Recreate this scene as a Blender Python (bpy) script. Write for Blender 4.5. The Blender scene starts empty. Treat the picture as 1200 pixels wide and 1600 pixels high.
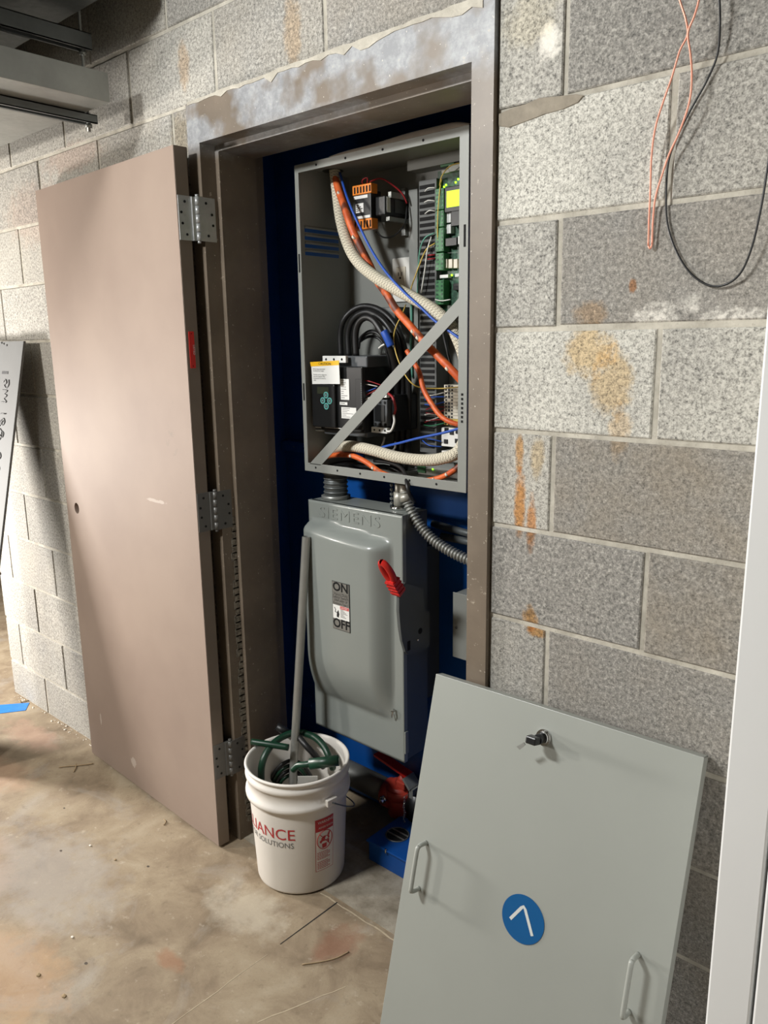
import bpy, bmesh, math, random
from mathutils import Vector, Matrix
random.seed(7)
C = bpy.context.scene.collection
PI = math.pi

# ------------------------------------------------------------------ camera, world, lights, exposure
def cam_setup():
    yaw, pitch, roll = -0.731403, -0.213258, -0.0140655
    cy, sy, cp, sp = math.cos(yaw), math.sin(yaw), math.cos(pitch), math.sin(pitch)
    fwd = Vector((sy*cp, cy*cp, sp)); right = Vector((cy, -sy, 0)); up = right.cross(fwd)
    r2 = right*math.cos(roll) + up*math.sin(roll); u2 = -right*math.sin(roll) + up*math.cos(roll)
    cd = bpy.data.cameras.new('camera'); cam = bpy.data.objects.new('camera', cd); C.objects.link(cam)
    M = Matrix((r2, u2, -fwd)).transposed().to_4x4(); M.translation = Vector((0.977222, -1.372784, 1.569064))
    cam.matrix_world = M
    cd.sensor_fit = 'AUTO'; cd.sensor_width = 36; cd.lens = 1226.04*36/1600; cd.clip_start = .02
    bpy.context.scene.camera = cam
cam_setup()
sc = bpy.context.scene
sc.view_settings.view_transform = 'Standard'; sc.view_settings.look = 'None'
sc.view_settings.gamma = 1; sc.view_settings.use_curve_mapping = False
sc.view_settings.exposure = 0.0
w = bpy.data.worlds.new('world'); sc.world = w; w.use_nodes = True
w.node_tree.nodes['Background'].inputs[0].default_value = (.95, .98, 1, 1)
w.node_tree.nodes['Background'].inputs[1].default_value = .21
def area(name, loc, target, power, sx, sy, col):
    l = bpy.data.lights.new(name, 'AREA'); l.energy = power; l.shape = 'RECTANGLE'; l.size = sx; l.size_y = sy; l.color = col
    o = bpy.data.objects.new(name, l); C.objects.link(o); o.location = loc
    o.rotation_euler = (Vector(target)-Vector(loc)).to_track_quat('-Z', 'Y').to_euler()
    return o
area('ceiling_lamp', (-.95, -1.85, 2.62), (-.6, -.2, .9), 72, .45, .18, (.985, .99, .975))
area('work_lamp', (-2.6, -1.95, 1.9), (-1.5, 0, 1.3), 36, .22, .22, (1, .94, .87))
area('side_lamp', (-3.6, -.95, 1.0), (-2.2, 0, .75), 115, .40, .40, (1, .95, .90))

# ------------------------------------------------------------------ materials
def lin(c):
    return tuple(((v/255)/12.92 if v/255 <= .04045 else ((v/255+.055)/1.055)**2.4) for v in c)
class NT:
    def __init__(s, name):
        m = bpy.data.materials.new(name); m.use_nodes = True; s.m = m; s.t = m.node_tree; s.n = s.t.nodes; s.b = s.n['Principled BSDF']
        s.geo = None
    def new(s, typ, **kw):
        n = s.n.new(typ)
        for k, v in kw.items(): setattr(n, k, v)
        return n
    def link(s, a, b): s.t.links.new(a, b)
    def pos(s):
        if not s.geo: s.geo = s.new('ShaderNodeNewGeometry')
        return s.geo.outputs['Position']
    def objco(s):
        return s.new('ShaderNodeTexCoord').outputs['Object']
    def noise(s, scale, detail=4, rough=.55, vec=None, dist=0):
        n = s.new('ShaderNodeTexNoise'); n.inputs['Scale'].default_value = scale; n.inputs['Detail'].default_value = detail
        n.inputs['Roughness'].default_value = rough; n.inputs['Distortion'].default_value = dist
        s.link(vec or s.pos(), n.inputs['Vector']); return n.outputs['Fac']
    def ramp(s, fac, stops):
        n = s.new('ShaderNodeValToRGB'); e = n.color_ramp.elements
        while len(e) < len(stops): e.new(.5)
        for k, (p, c) in zip(e, stops):
            k.position = p; k.color = (*c, 1) if len(c) == 3 else c
        s.link(fac, n.inputs[0]); return n.outputs['Color']
    def val(s, fac, a, b, lo=0., hi=1.):
        n = s.new('ShaderNodeMapRange'); s.link(fac, n.inputs[0]); n.inputs[1].default_value = a; n.inputs[2].default_value = b
        n.inputs[3].default_value = lo; n.inputs[4].default_value = hi; return n.outputs[0]
    def mix(s, fac, a, b, mode='MIX'):
        n = s.new('ShaderNodeMix', data_type='RGBA', blend_type=mode); n.clamp_factor = True
        for i, v in ((0, fac), (6, a), (7, b)):
            if hasattr(v, 'is_linked') or hasattr(v, 'links'): s.link(v, n.inputs[i])
            elif i == 0: n.inputs[0].default_value = v
            else: n.inputs[i].default_value = (*v, 1)
        return n.outputs[2]
    def math(s, op, a, b=None):
        n = s.new('ShaderNodeMath', operation=op)
        for i, v in enumerate((a, b)):
            if v is None: continue
            if isinstance(v, (int, float)): n.inputs[i].default_value = v
            else: s.link(v, n.inputs[i])
        return n.outputs[0]
    def base(s, col):
        if isinstance(col, tuple): s.b.inputs['Base Color'].default_value = (*col, 1)
        else: s.link(col, s.b.inputs['Base Color'])
    def bump(s, h, strength=.3, dist=.002):
        n = s.new('ShaderNodeBump'); n.inputs['Strength'].default_value = strength; n.inputs['Distance'].default_value = dist
        s.link(h, n.inputs['Height']); s.link(n.outputs[0], s.b.inputs['Normal'])
    def blob(s, x, z, rx, rz, nz=None, soft=.35, axes='XZ'):
        # irregular patch with its own outline at a fixed place on the surface
        if not hasattr(s, 'sep'):
            s.sep = s.new('ShaderNodeSeparateXYZ'); s.link(s.pos(), s.sep.inputs[0])
        a = s.math('DIVIDE', s.math('SUBTRACT', s.sep.outputs[axes[0]], x), rx)
        b = s.math('DIVIDE', s.math('SUBTRACT', s.sep.outputs[axes[1]], z), rz)
        d = s.math('ADD', s.math('MULTIPLY', a, a), s.math('MULTIPLY', b, b))
        if nz is not None: d = s.math('ADD', d, s.math('MULTIPLY', s.math('SUBTRACT', nz, .5), 2.6))
        return s.val(d, 1.0, 1-soft, 0, 1)
def simple(name, rgb, rough=.5, metal=0., var=.06, vscale=14, bump=0., bscale=120, coat=0.):
    s = NT(name); c = lin(rgb)
    n = s.noise(vscale, 5)
    s.base(s.mix(s.val(n, .3, .7), tuple(v*(1-var) for v in c), tuple(min(1, v*(1+var)) for v in c)))
    s.b.inputs['Roughness'].default_value = rough; s.b.inputs['Metallic'].default_value = metal
    s.b.inputs['Coat Weight'].default_value = coat
    if bump: s.bump(s.noise(bscale, 2), bump, .001)
    return s.m
def emit(name, rgb, st):
    s = NT(name); c = lin(rgb); s.base(c); s.b.inputs['Emission Color'].default_value = (*c, 1); s.b.inputs['Emission Strength'].default_value = st
    return s.m

def block_mat():
    s = NT('concrete_block'); p = s.pos()
    fine = s.noise(330, 3, .7); med = s.noise(125, 6, .78); big = s.noise(5, 5, .6); bigger = s.noise(2.1, 3)
    info = s.new('ShaderNodeObjectInfo'); oc = info.outputs['Color']; sepc = s.new('ShaderNodeSeparateColor'); s.link(oc, sepc.inputs[0])
    tone, chalk = sepc.outputs[0], sepc.outputs[1]
    agg = s.math('ADD', s.math('MULTIPLY', fine, .35), s.math('MULTIPLY', med, .65))
    grey = s.ramp(agg, [(.37, lin((82, 81, 78))), (.46, lin((128, 126, 121))), (.54, lin((152, 149, 143))), (.66, lin((204, 201, 192)))])
    brown = s.ramp(agg, [(.35, lin((88, 81, 72))), (.47, lin((138, 130, 117))), (.66, lin((172, 163, 148)))])
    col = s.mix(s.math('MULTIPLY', s.val(big, .35, .65), sepc.outputs[2]), grey, brown)
    pale = s.ramp(agg, [(.37, lin((72, 72, 69))), (.44, lin((160, 158, 150))), (.54, lin((206, 204, 194))), (.8, lin((230, 228, 220)))])
    ck = s.math('MULTIPLY', chalk, s.val(s.math('ADD', big, s.math('MULTIPLY', bigger, .5)), .55, .95, .55, 1.25))
    col = s.mix(ck, col, pale)
    t = s.new('ShaderNodeMix', data_type='RGBA', blend_type='MULTIPLY'); t.inputs[0].default_value = 1
    s.link(col, t.inputs[6]); cc = s.new('ShaderNodeCombineColor'); 
    for i in range(3): s.link(s.math('MULTIPLY', tone, 1.0), cc.inputs[i])
    s.link(cc.outputs[0], t.inputs[7]); col = t.outputs[2]
    nz = s.noise(30, 6, .72); nz2 = s.noise(60, 3, .6)
    W = [ # rust, tan glue, plaster and lime marks on the wall
        (.124, 1.238, .016, .085, lin((178, 128, 72)), nz, .8), (.152, 1.20, .013, .07, lin((186, 132, 80)), nz, .75),
        (.12, 1.34, .012, .05, lin((182, 138, 80)), nz, .7), (.162, 1.34, .018, .05, lin((190, 168, 128)), nz, .5),
        (.155, .995, .022, .032, lin((190, 148, 92)), nz, .8), (.172, .968, .026, .014, lin((192, 148, 90)), nz, .8),
        (.265, 1.545, .06, .055, lin((186, 166, 134)), nz, .75), (.315, 1.49, .05, .07, lin((186, 166, 134)), nz, .7),
        (.335, 1.40, .025, .06, lin((190, 168, 138)), nz, .55), (.265, 1.615, .04, .028, lin((178, 150, 116)), nz, .55), (.345, 1.66, .008, .014, lin((168, 118, 74)), nz, .7),
        (.39, 1.605, .045, .028, lin((226, 222, 212)), nz2, .75), (.52, 1.60, .06, .02, lin((226, 222, 212)), nz2, .7), (.45, 1.625, .02, .02, lin((224, 220, 210)), nz2, .6),
        (.165, 2.095, .026, .035, lin((232, 228, 218)), nz, .9), (.12, 2.14, .07, .05, lin((205, 198, 180)), nz, .4),
        (-.52, 2.275, .035, .10, lin((176, 150, 116)), nz, .45), (-.955, 2.30, .03, .07, lin((170, 140, 104)), nz, .4), (-.99, 2.13, .05, .07, lin((186, 176, 156)), nz, .5),
        (-1.9, 2.03, .25, .12, lin((192, 150, 132)), nz, .2), (-1.6, 2.17, .22, .05, lin((190, 142, 122)), nz, .22),
        (.395, .62, .018, .1, lin((212, 206, 190)), nz2, .6)]
    spk = s.val(s.noise(75, 6, .75), .40, .56)
    for x, z, rx, rz, c, n, k in W:
        mk = s.blob(x, z, rx, rz, n, .7)
        if n is nz2: mk = s.math('MULTIPLY', mk, spk)
        if min(c) > .6: col = s.mix(s.math('MULTIPLY', mk, k), col, c)
        else:
            mx = max(c)*.97; t2 = tuple(v/mx for v in c); col = s.mix(s.math('MULTIPLY', mk, min(1, k*1.15)), col, t2, 'MULTIPLY')
    s.base(col); s.b.inputs['Roughness'].default_value = .93
    s.bump(s.math('ADD', s.math('MULTIPLY', fine, .4), s.math('MULTIPLY', s.val(med, .38, .5), .6)), .45, .0012)
    return s.m
def mortar_mat():
    s = NT('mortar'); n = s.noise(18, 5, .6); f = s.noise(220, 3)
    col = s.mix(s.val(n, .35, .65), lin((158, 153, 141)), lin((192, 187, 174)))
    col = s.mix(s.val(f, .58, .75, 0, .4), col, lin((126, 121, 110)))
    s.base(col); s.b.inputs['Roughness'].default_value = .95; s.bump(s.math('ADD', n, s.math('MULTIPLY', f, .5)), .5, .003); return s.m
def floor_mat():
    s = NT('concrete_floor'); a = s.noise(2.0, 6, .62); b = s.noise(7.5, 6, .65, dist=.6); f = s.noise(160, 4, .6); sc_ = s.noise(30, 6, .7)
    v = s.math('ADD', s.math('MULTIPLY', a, .5), s.math('MULTIPLY', b, .5))
    col = s.ramp(v, [(.36, lin((103, 89, 70))), (.45, lin((127, 111, 90))), (.54, lin((144, 129, 106))), (.68, lin((162, 150, 129)))])
    col = s.mix(s.val(s.noise(3.2, 5, .6, dist=1), .56, .70, 0, .55), col, lin((152, 146, 137)))
    col = s.mix(s.val(sc_, .60, .72, 0, .5), col, lin((184, 174, 156)))
    col = s.mix(s.val(sc_, .42, .30, 0, .5), col, lin((100, 86, 67)))
    col = s.mix(s.val(f, .56, .75, 0, .45), col, lin((116, 102, 84)))
    nz = s.noise(14, 5, .65); nz3 = s.noise(40, 4, .6)
    for x, y, rx, ry, c, k in [(-.33, -.12, .06, .09, lin((128, 84, 62)), .55), (-.62, -.45, .06, .03, lin((140, 92, 62)), .5), (-.9, -.75, .25, .15, lin((176, 138, 98)), .4),
                               (-1.55, -.62, .35, .12, lin((158, 118, 80)), .5), (-1.9, -.35, .2, .1, lin((164, 128, 102)), .35), (-1.2, -.5, .35, .2, lin((152, 147, 141)), .5), (-.62, -.2, .16, .1, lin((196, 188, 170)), .4), (-2.1, -.14, .22, .08, lin((176, 140, 122)), .4)]:
        col = s.mix(s.math('MULTIPLY', s.blob(x, y, rx, ry, nz, .8, 'XY'), k), col, c)
    for x, y, r in [(-.99, -.85, .012), (-.86, -.83, .010), (-1.28, -.42, .006), (-1.0, -.28, .006), (-1.5, -.30, .005), (-.78, -.6, .006)]:
        col = s.mix(s.blob(x, y, r, r*.7, nz3, .3, 'XY'), col, lin((70, 60, 50)))
    s.base(col); s.link(s.val(b, .3, .7, .62, .85), s.b.inputs['Roughness']); s.bump(s.math('ADD', s.math('MULTIPLY', f, .5), sc_), .22, .003); return s.m
def frame_mat():
    s = NT('frame_paint'); p = s.pos(); n = s.noise(6, 5, .6); f = s.noise(45, 4, .7); sp = s.noise(150, 2, .5)
    sep = s.new('ShaderNodeSeparateXYZ'); s.link(p, sep.inputs[0])
    col = s.mix(s.val(n, .35, .65), lin((100, 89, 76)), lin((115, 103, 89)))
    # bluish primer rubbed through on the head
    hx = s.math('MULTIPLY', s.val(s.math('ADD', sep.outputs['Z'], s.math('MULTIPLY', n, .08)), 2.10, 2.15), s.val(s.noise(4.2, 4, .6), .44, .53))
    col = s.mix(hx, col, s.mix(s.val(f, .4, .65), lin((128, 130, 133)), lin((156, 158, 160))))
    col = s.mix(s.val(f, .66, .72, 0, .6), col, lin((186, 176, 160)))
    col = s.mix(s.val(sp, .72, .76, 0, .8), col, lin((206, 200, 188)))
    s.base(col); s.b.inputs['Roughness'].default_value = .48; s.bump(f, .06, .001); return s.m
def smear_mat():
    s = NT('mortar_smear'); n = s.noise(70, 4, .7); s.base(s.mix(s.val(n, .4, .6), lin((92, 88, 80)), lin((140, 135, 124)))); s.b.inputs['Roughness'].default_value = .95; s.bump(n, .6, .004); return s.m
def door_mat():
    s = NT('door_paint'); n = s.noise(3, 4); sm = s.noise(16, 4, .7)
    col = s.mix(s.val(n, .35, .65), lin((136, 120, 109)), lin((144, 128, 116)))
    m_ = s.math('MULTIPLY', s.val(sm, .60, .72, 0, .35), s.blob(-1.02, 1.25, .14, .4, s.noise(9, 4), 1.0))
    col = s.mix(m_, col, lin((112, 104, 94)))
    for x, z, rx, rz in [(-1.66, .19, .006, .03), (-1.43, .10, .02, .02), (-1.13, 1.1, .06, .006)]:
        col = s.mix(s.math('MULTIPLY', s.blob(x, z, rx, rz, s.noise(60, 3)), .5), col, lin((186, 176, 166)))
    s.base(col); s.b.inputs['Roughness'].default_value = .62; s.b.inputs['Specular IOR Level'].default_value = .1; return s.m
def sleeve_mat():
    s = NT('braided_sleeve'); uv = s.new('ShaderNodeTexCoord').outputs['UV']
    mp = s.new('ShaderNodeMapping'); mp.inputs['Scale'].default_value = (10, 210, 1); mp.inputs['Rotation'].default_value = (0, 0, 0); s.link(uv, mp.inputs[0])
    sep = s.new('ShaderNodeSeparateXYZ'); s.link(mp.outputs[0], sep.inputs[0])
    def wv(a): return s.math('SINE', s.math('MULTIPLY', a, 6.2832))
    a = wv(s.math('ADD', sep.outputs[0], sep.outputs[1])); b = wv(s.math('SUBTRACT', sep.outputs[0], sep.outputs[1]))
    h = s.math('MAXIMUM', a, b); g = s.math('MULTIPLY', s.val(a, .55, .9), s.val(wv(s.math('MULTIPLY', sep.outputs[1], .5)), -.2, .4))
    col = s.mix(s.val(h, -.4, .8), lin((196, 186, 160)), lin((232, 225, 206)))
    col = s.mix(s.math('MULTIPLY', g, .95), col, lin((52, 48, 44)))
    s.base(col); s.b.inputs['Roughness'].default_value = .85; s.bump(h, .5, .002); return s.m
def bundle_mat():
    s = NT('orange_insulation'); n = s.noise(38, 3, .6); m = s.noise(14, 2)
    col = s.mix(s.val(n, .4, .6), lin((196, 84, 36)), lin((222, 108, 52)))
    col = s.mix(s.val(m, .60, .66), col, lin((104, 50, 32))); s.base(col); s.b.inputs['Roughness'].default_value = .5; return s.m
def galv_mat(name, rgb, rough=.38):
    s = NT(name); v = s.new('ShaderNodeTexVoronoi'); v.inputs['Scale'].default_value = 70; s.link(s.pos(), v.inputs['Vector'])
    c = lin(rgb); k = s.val(v.outputs['Color'], 0, 1, .9, 1.08); n = s.noise(9, 4, .6)
    col = s.mix(s.val(n, .3, .7), tuple(x*.85 for x in c), tuple(min(1, x*1.1) for x in c))
    s.base(col); s.b.inputs['Metallic'].default_value = .55; s.link(s.val(v.outputs['Color'], 0, 1, rough-.06, rough+.08), s.b.inputs['Roughness']); return s.m
def pcb_mat():
    s = NT('circuit_board_green'); n = s.noise(160, 2); v = s.new('ShaderNodeTexVoronoi'); v.inputs['Scale'].default_value = 220; s.link(s.pos(), v.inputs['Vector'])
    col = s.mix(s.val(n, .45, .6), lin((22, 62, 44)), lin((52, 98, 74))); col = s.mix(s.val(v.outputs['Distance'], .12, .05, 0, .6), col, lin((150, 170, 150)))
    s.base(col); s.b.inputs['Roughness'].default_value = .4; return s.m
M = dict(
    block=block_mat(), mortar=mortar_mat(), floor=floor_mat(), frame=frame_mat(), smear=smear_mat(), door=door_mat(), sleeve=sleeve_mat(), orange=bundle_mat(), pcb=pcb_mat(),
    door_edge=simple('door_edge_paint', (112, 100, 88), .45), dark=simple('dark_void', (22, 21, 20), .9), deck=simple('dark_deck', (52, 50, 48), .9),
    hinge=simple('brushed_hinge_steel', (176, 178, 178), .38, .4, .1, 40), hinge_dark=simple('dull_hinge_steel', (98, 97, 94), .45, .3, .08, 20), zinc=galv_mat('galvanised_steel', (150, 152, 148), .40), strut=galv_mat('strut_steel', (112, 116, 116), .42), chrome=simple('chrome', (205, 205, 203), .14, 1., .02),
    cab=simple('cabinet_grey_paint', (136, 138, 133), .42, 0, .03, 6), cab_in=simple('cabinet_inside_paint', (128, 130, 126), .45, 0, .03, 6), cover=simple('cover_grey_paint', (150, 153, 147), .36, 0, .025, 4),
    sw=simple('switch_grey_paint', (133, 138, 134), .30, 0, .03, 5, coat=.15), sw_dark=simple('switch_dark_plate', (82, 86, 86), .4),
    blue=simple('machine_blue_paint', (13, 76, 150), .38, 0, .12, 6), blue_logo=simple('emblem_blue', (0, 80, 134), .4, 0, .02), silver=simple('emblem_silver', (196, 200, 198), .4),
    red=simple('red_plastic', (196, 34, 28), .35), red_iron=simple('red_painted_iron', (158, 52, 38), .5, 0, .12, 30), pipe=simple('grey_pipe', (96, 96, 92), .5, .3, .1, 20),
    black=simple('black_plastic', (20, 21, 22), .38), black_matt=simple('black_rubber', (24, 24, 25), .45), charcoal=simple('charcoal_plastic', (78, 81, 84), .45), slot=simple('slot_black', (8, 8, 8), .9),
    white=simple('white_plastic', (224, 223, 217), .42, 0, .02), label=simple('white_label', (226, 226, 222), .55, 0, .015), cream=simple('cream_plastic', (222, 214, 196), .45), ink=simple('black_ink', (34, 34, 34), .6), ink_grey=simple('grey_ink', (110, 110, 108), .6),
    yellow=simple('yellow_label', (236, 184, 24), .5), bucket=simple('bucket_white', (216, 211, 203), .42, 0, .02, 8), red_ink=simple('red_ink', (176, 44, 48), .55), plate=simple('grey_label_plate', (118, 116, 110), .45),
    green=simple('green_hose', (12, 50, 33), .40), term=simple('terminal_green', (58, 120, 74), .45), orange_t=simple('terminal_orange', (226, 128, 30), .45), blue_wire=simple('blue_wire', (36, 82, 176), .45), teal=simple('teal_plastic', (92, 172, 164), .45),
    yellow_wire=simple('yellow_wire', (206, 176, 84), .5), red_wire=simple('red_wire', (150, 28, 34), .45), green_wire=simple('green_wire', (40, 120, 80), .5), teal_wire=simple('teal_wire', (96, 160, 140), .5), duct=simple('wire_duct_grey', (74, 76, 75), .55),
    floor_pale=simple('pale_scratch', (172, 158, 134), .9, 0, .1, 60), copper=simple('copper_wire', (222, 152, 130), .4, .35, .05), white_paint=simple('white_gloss_paint', (232, 233, 232), .32, 0, .015, 3), tape=simple('blue_tape', (42, 118, 196), .5, 0, .1, 40), lcd=emit('green_display', (190, 226, 16), .85), led=emit('green_led', (150, 255, 40), 3.0),
    lcd_off=simple('dark_display', (48, 52, 40), .3), fabric=simple('insulation_sheet', (160, 147, 132), .8, 0, .12, 25, .4, 60), twig=simple('dry_twig', (150, 130, 100), .9), debris=simple('pale_crumb', (220, 212, 198), .9), sill=None, panel_grey=simple('sheet_steel_grey', (104, 105, 104), .75, 0, .06, 8),
    patch=simple('mortar_patch_grey', (140, 132, 118), .95, 0, .15, 40, .5, 200), rust=simple('dull_copper', (112, 66, 44), .6, 0, .15, 60), emt=simple('conduit_steel', (158, 158, 153), .36, .55, .05, 30), beige=simple('grey_fitting', (168, 166, 156), .4, .4), card=simple('grey_cardboard', (170, 168, 162), .8))
def sill_mat():
    s = NT('sill_concrete'); n = s.noise(9, 6, .65); f = s.noise(120, 4); col = s.ramp(n, [(.36, lin((118, 109, 93))), (.5, lin((144, 135, 119))), (.66, lin((164, 156, 140)))])
    s.base(s.mix(s.val(f, .56, .72, 0, .4), col, lin((112, 104, 90)))); s.b.inputs['Roughness'].default_value = .85; s.bump(f, .3, .002); return s.m
M['sill'] = sill_mat()

# ------------------------------------------------------------------ mesh helpers
def V(*a): return Vector(a)
class MB:
    def __init__(s): s.bm = bmesh.new(); s.uv = None
    def box(s, a, b, bev=0., taper=None):
        x0, x1 = sorted((a[0], b[0])); y0, y1 = sorted((a[1], b[1])); z0, z1 = sorted((a[2], b[2]))
        vs = [s.bm.verts.new(p) for p in ((x0,y0,z0),(x1,y0,z0),(x1,y1,z0),(x0,y1,z0),(x0,y0,z1),(x1,y0,z1),(x1,y1,z1),(x0,y1,z1))]
        fs = [s.bm.faces.new([vs[i] for i in q]) for q in ((3,2,1,0),(4,5,6,7),(0,1,5,4),(1,2,6,5),(2,3,7,6),(3,0,4,7))]
        if bev:
            es = list({e for f in fs for e in f.edges})
            bmesh.ops.bevel(s.bm, geom=es, offset=bev, segments=2, profile=.5, affect='EDGES', clamp_overlap=True)
        return s
    def quad(s, pts):
        s.bm.faces.new([s.bm.verts.new(p) for p in pts]); return s
    def prism(s, pts, vec, bev=0.):
        vec = Vector(vec); a = [s.bm.verts.new(p) for p in pts]; b = [s.bm.verts.new(Vector(p)+vec) for p in pts]; n = len(pts)
        fs = [s.bm.faces.new(a[::-1]), s.bm.faces.new(b)] + [s.bm.faces.new((a[i], a[(i+1)%n], b[(i+1)%n], b[i])) for i in range(n)]
        if bev:
            bmesh.ops.bevel(s.bm, geom=list(fs[0].edges)+list(fs[1].edges), offset=bev, segments=2, affect='EDGES', clamp_overlap=True)
        return s
    def tube(s, pts, r, n=10, cap=True, smooth_path=True, sub=6, radii=None):
        pts = [Vector(p) for p in pts]
        if smooth_path and len(pts) > 2: pts = catmull(pts, sub)
        uvl = s.bm.loops.layers.uv.verify()
        T = []
        for i in range(len(pts)):
            a = pts[max(i-1, 0)]; b = pts[min(i+1, len(pts)-1)]; T.append((b-a).normalized())
        nrm = T[0].orthogonal().normalized(); rings = []; L = 0; ls = []
        for i, p in enumerate(pts):
            if i: L += (p-pts[i-1]).length; nrm = (nrm - T[i]*nrm.dot(T[i])).normalized()
            ls.append(L); bn = T[i].cross(nrm); rr = radii[i] if radii else r
            rings.append([s.bm.verts.new(p + (nrm*math.cos(2*PI*k/n) + bn*math.sin(2*PI*k/n))*rr) for k in range(n)])
        for i in range(len(rings)-1):
            for k in range(n):
                f = s.bm.faces.new((rings[i][k], rings[i][(k+1)%n], rings[i+1][(k+1)%n], rings[i+1][k])); f.smooth = True
                for lp, (uu, vv) in zip(f.loops, ((k/n, ls[i]), ((k+1)/n, ls[i]), ((k+1)/n, ls[i+1]), (k/n, ls[i+1]))): lp[uvl].uv = (uu, vv)
        if cap: s.bm.faces.new(rings[0][::-1]); s.bm.faces.new(rings[-1])
        return s
    def cyl(s, a, b, r, n=16, r2=None):
        a, b = Vector(a), Vector(b); return s.tube([a, b], r, n, True, False, radii=[r, r if r2 is None else r2])
    def lathe(s, prof, c=(0,0,0), n=40, cap0=False, cap1=False):
        c = Vector(c); rings = [[s.bm.verts.new(c+V(r*math.cos(2*PI*k/n), r*math.sin(2*PI*k/n), z)) for k in range(n)] for r, z in prof]
        for i in range(len(rings)-1):
            for k in range(n):
                s.bm.faces.new((rings[i][k], rings[i][(k+1)%n], rings[i+1][(k+1)%n], rings[i+1][k])).smooth = True
        if cap0: s.bm.faces.new(rings[0][::-1])
        if cap1: s.bm.faces.new(rings[-1])
        return s
    def ring(s, c, axis, r, rt, n=24, m=8):
        c, axis = Vector(c), Vector(axis).normalized(); u = axis.orthogonal().normalized(); v = axis.cross(u)
        R = [[s.bm.verts.new(c + (u*math.cos(2*PI*i/n)+v*math.sin(2*PI*i/n))*(r+rt*math.cos(2*PI*j/m)) + axis*rt*math.sin(2*PI*j/m)) for j in range(m)] for i in range(n)]
        for i in range(n):
            for j in range(m):
                s.bm.faces.new((R[i][j], R[(i+1)%n][j], R[(i+1)%n][(j+1)%m], R[i][(j+1)%m])).smooth = True
        return s
    def ball(s, c, r, sc=(1,1,1), n=8):
        r_ = bmesh.ops.create_icosphere(s.bm, subdivisions=1, radius=r, matrix=Matrix.Translation(c) @ Matrix.Diagonal((*sc, 1)))
        return s
    def build(s, name, mat, parent=None, kind=None, smooth=False):
        bmesh.ops.recalc_face_normals(s.bm, faces=s.bm.faces)
        me = bpy.data.meshes.new(name); s.bm.to_mesh(me); s.bm.free()
        me.materials.append(mat)
        if smooth:
            for p in me.polygons: p.use_smooth = True
        o = bpy.data.objects.new(name, me); C.objects.link(o)
        if parent: o.parent = parent
        if kind: o['kind'] = kind
        return o
def catmull(P, sub):
    out = []; P = [P[0]*2-P[1]] + P + [P[-1]*2-P[-2]]
    for i in range(1, len(P)-2):
        a, b, c, d = P[i-1:i+3]
        for k in range(sub):
            t = k/sub; out.append(.5*((2*b)+(c-a)*t+(2*a-5*b+4*c-d)*t*t+(3*b-a-3*c+d)*t**3))
    out.append(P[-2]); return out
def tag(o, label, cat, group=None, kind=None):
    o['label'] = label; o['category'] = cat
    if group: o['group'] = group
    if kind: o['kind'] = kind
    return o
def thing(name, label, cat, loc=(0,0,0), rot=(0,0,0), group=None, kind=None):
    o = bpy.data.objects.new(name, None); C.objects.link(o); o.location = loc; o.rotation_euler = rot; o.empty_display_size = .05
    return tag(o, label, cat, group, kind)
def inst(src, name, parent, M4=None):
    o = bpy.data.objects.new(name, src.data); C.objects.link(o); o.parent = parent
    if M4 is not None: o.matrix_local = M4
    return o
def text_bm(txt, size, sx=1.0, align='LEFT', ext=0., space=1.0, line=1.0, bold=0.):
    cu = bpy.data.curves.new('text', 'FONT'); cu.body = txt; cu.size = size; cu.align_x = align; cu.extrude = ext; cu.resolution_u = 3; cu.offset = bold; cu.space_character = space; cu.space_line = line
    o = bpy.data.objects.new('text', cu); C.objects.link(o)
    dg = bpy.context.evaluated_depsgraph_get(); me = bpy.data.meshes.new_from_object(o.evaluated_get(dg))
    C.objects.unlink(o); bpy.data.objects.remove(o); bpy.data.curves.remove(cu)
    for v in me.vertices: v.co.x *= sx
    return me
def text(txt, size, name, mat, parent, M4, sx=1.0, align='CENTER', ext=0., space=1.0, line=1.0, bend=None, bold=0.):
    me = text_bm(txt, size, sx, align, ext, space, line, bold)
    if bend:
        for v in me.vertices: v.co = bend(v.co)
    else: me.transform(M4)
    me.materials.clear(); me.materials.append(mat); me.name = name
    o = bpy.data.objects.new(name, me); C.objects.link(o); o.parent = parent; return o
XZ = Matrix(((1,0,0,0),(0,0,-1,0),(0,1,0,0),(0,0,0,1)))     # text lying in the xz plane, read from -y
def at_xz(x, y, z): return Matrix.Translation((x, y, z)) @ XZ
def sub(p, q): return (p[0]-q[0], p[1]-q[1], p[2]-q[2])

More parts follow.
